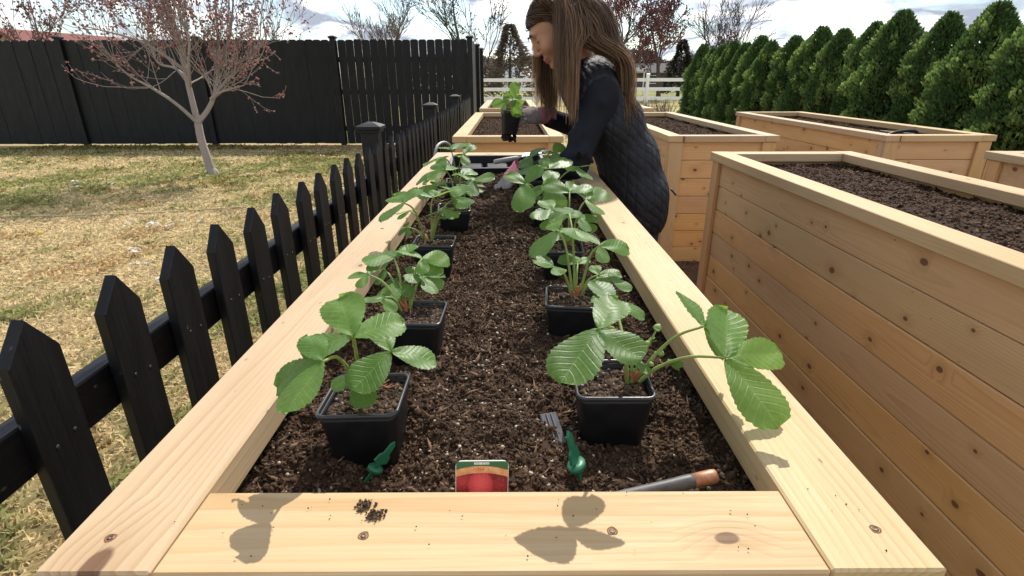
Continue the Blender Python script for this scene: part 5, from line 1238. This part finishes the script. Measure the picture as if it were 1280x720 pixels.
# --- hair: strands rooted on the scalp, falling with gravity and sliding off head, shoulders and back
def hair():
    g = np.random.default_rng(15); n = 6500
    a = g.uniform(0, 2*math.pi, n*4); cz = g.uniform(-.35, 1, n*4); sr = np.sqrt(1-cz*cz)
    loc = np.stack([sr*np.cos(a)*.099, cz*.089+.0, sr*np.sin(a)*.078], 1); f, u, s_ = loc.T; u = u+.024; f = f-.010
    ok = (u > .064-.5*np.maximum(f-.06, 0)) & (f < .080) | ((f < .022) & (u > -.055)); ok &= ~((f > .03) & (u < .055))
    f, u, s_ = f[ok][:n], u[ok][:n], s_[ok][:n]; n = len(f)
    P = HC_+f[:, None]*hf+u[:, None]*hu+s_[:, None]*hs; sg = np.sign(s_+g.normal(0, .012, n)); sg[sg == 0] = 1
    C = HC_+hf*-.010+hu*.024; er = v3(.1005, .0905, .0795)
    rj = g.random(n); back = (f < -.030+.02*g.normal(size=n))
    # first lay: sideways from the parting and backwards, then down
    d = hs*sg[:, None]*(.75+.3*g.random((n, 1)))-hf*(.22+.25*g.random((n, 1)))*np.where(f > .0, 1., .9)[:, None]+hu*(.1*(u > .08))[:, None]
    d /= np.linalg.norm(d, axis=1)[:, None]; L_ = g.uniform(.27, .43, n); L_ = np.where(back, L_*1.18, L_); st = 24; h_ = L_/st; path = [P]
    lift = 1+.07*g.random(n)**1.5
    caps = [(SPN[i][0], SPN[i+1][0], SPN[i][1]+.024, SPN[i+1][1]+.024, FYT) for i in range(3)]+[(SPN[0][0]+v3(0, 0, .02), SHL, .088, .072, 1.), (SPN[0][0]+v3(0, 0, .02), SHR, .088, .072, 1.), (SHL, ELL, .066, .052, 1.), (hp(-.03, -.055), v3(.285, 2.105, 1.21), .055, .075, 1.)]
    grav = v3(0, 0, -1.); wv = g.uniform(0, 6.28, n); wf = g.uniform(10, 18, n)
    clump = np.stack([vnoise(f*60+9, s_*60+9, 3), vnoise(f*60+5, s_*60+2, 4), 0*f], 1)-v3(.5, .5, 0)
    for i in range(st):
        k = min(1., .16+.075*i); d = d*(1-k*.42)+grav*k*.42
        # hair is combed back off the face, the back third trails over shoulder and back
        xm = np.where(sg > 0, .140+.020*rj, .082+.03*rj); d[:, 0] += np.clip((xm-P[:, 0])/.05, 0, 1.2)*(P[:, 2] < 1.455)
        low = P[:, 2] < 1.345
        d[:, 0] -= np.where(~back & low, np.clip((P[:, 0]-.205-.03*rj)/.04, 0, 1.1), 0)
        d[:, 0] += np.where(back, .22*max(0, 1-i/10), 0)+np.where(back & low, np.clip((.36+.06*rj-P[:, 0])/.08, 0, .9), 0); d += clump*.012*(i > 5); d[:, 0] += .012*np.sin(wv+i*.02*wf); d /= np.linalg.norm(d, axis=1)[:, None]; Q = P+d*h_[:, None]
        # head
        q = Q-C; l = np.stack([q@hf, q@hu, q@hs], 1)/(er*lift[:, None]); m = np.linalg.norm(l, axis=1); k_ = m < 1; l[k_] /= m[k_][:, None]; l *= er*lift[:, None]; Q[k_] = C+(l[:, :1]*hf+l[:, 1:2]*hu+l[:, 2:]*hs)[k_]
        # face stays clear on the near side; far-side hair may hang in front of the neck
        q = Q-HC_; ff, uu = q@hf, q@hu; lim = np.where(sg*1. > 0, .030, .052); kk = (uu < .052) & (uu > -.16) & (ff > lim) & (np.abs(q@hs) < .10); Q[kk] -= hf*(ff-lim)[kk][:, None]*.6
        for (A, Bq, ra, rb, fy) in caps:
            ba = (Bq-A)*v3(1, fy, 1); rel = (Q-A)*v3(1, fy, 1); t = np.clip(rel@ba/(ba@ba), 0, 1); dv = rel-t[:, None]*ba; m = np.linalg.norm(dv, axis=1); r_ = ra+(rb-ra)*t; kk = m < r_
            if kk.any(): dv[kk] *= (r_/np.maximum(m, 1e-5))[kk][:, None]; Q[kk] = (A+((t[:, None]*ba+dv)*v3(1, 1/fy, 1)))[kk]
        d = Q-P; d /= np.linalg.norm(d, axis=1)[:, None]+1e-9; P = Q; path.append(P)
    PT = np.stack(path, 1); m_ = st+1
    T = np.gradient(PT, axis=1); T /= np.linalg.norm(T, axis=2)[:, :, None]+1e-9; nn = PT-(C+v3(.06, 0, -.12)); nn /= np.linalg.norm(nn, axis=2)[:, :, None]
    sd = np.cross(T, nn+g.normal(0, .35, (n, 1, 3))); sd /= np.linalg.norm(sd, axis=2)[:, :, None]+1e-9
    wd = g.uniform(.0006, .0015, (n, 1, 1))*np.linspace(1, .25, m_)[None, :, None]**.7
    V = np.stack([PT-sd*wd, PT+sd*wd], 2).reshape(-1, 3); i = (np.arange(n)*m_*2)[:, None]+(np.arange(m_-1)*2)[None]; F = np.stack([i, i+1, i+3, i+2], -1).reshape(-1, 4)
    tone = np.clip(vnoise(f*38+3, s_*38+7, 8)*.8+.05+g.normal(0, .24, n), 0, 1)**1.3; along = np.linspace(0, 1, m_)[None, :]
    mixv = np.clip(tone[:, None]*(.25+.9*along), 0, 1)[:, :, None]; c = v3(.075, .045, .029)*(1-mixv)+v3(.52, .31, .165)*mixv; c = np.repeat(c.reshape(-1, 3), 2, 0)
    m, nt, b, out = newmat('brown_hair'); at = nd(nt, 'ShaderNodeAttribute', attribute_name='col'); nt.links.new(at.outputs['Color'], b.inputs['Base Color']); b.inputs['Roughness'].default_value = .42; b.inputs['Specular IOR Level'].default_value = .45
    t = nd(nt, 'ShaderNodeBsdfTranslucent', {'Color': at.outputs['Color']}); s2 = nd(nt, 'ShaderNodeMixShader', {0: .42, 1: b.outputs[0], 2: t.outputs[0]}); nt.links.new(s2.outputs[0], out.inputs[0])
    wpart('hair', V, F, m, c, True)
hair()
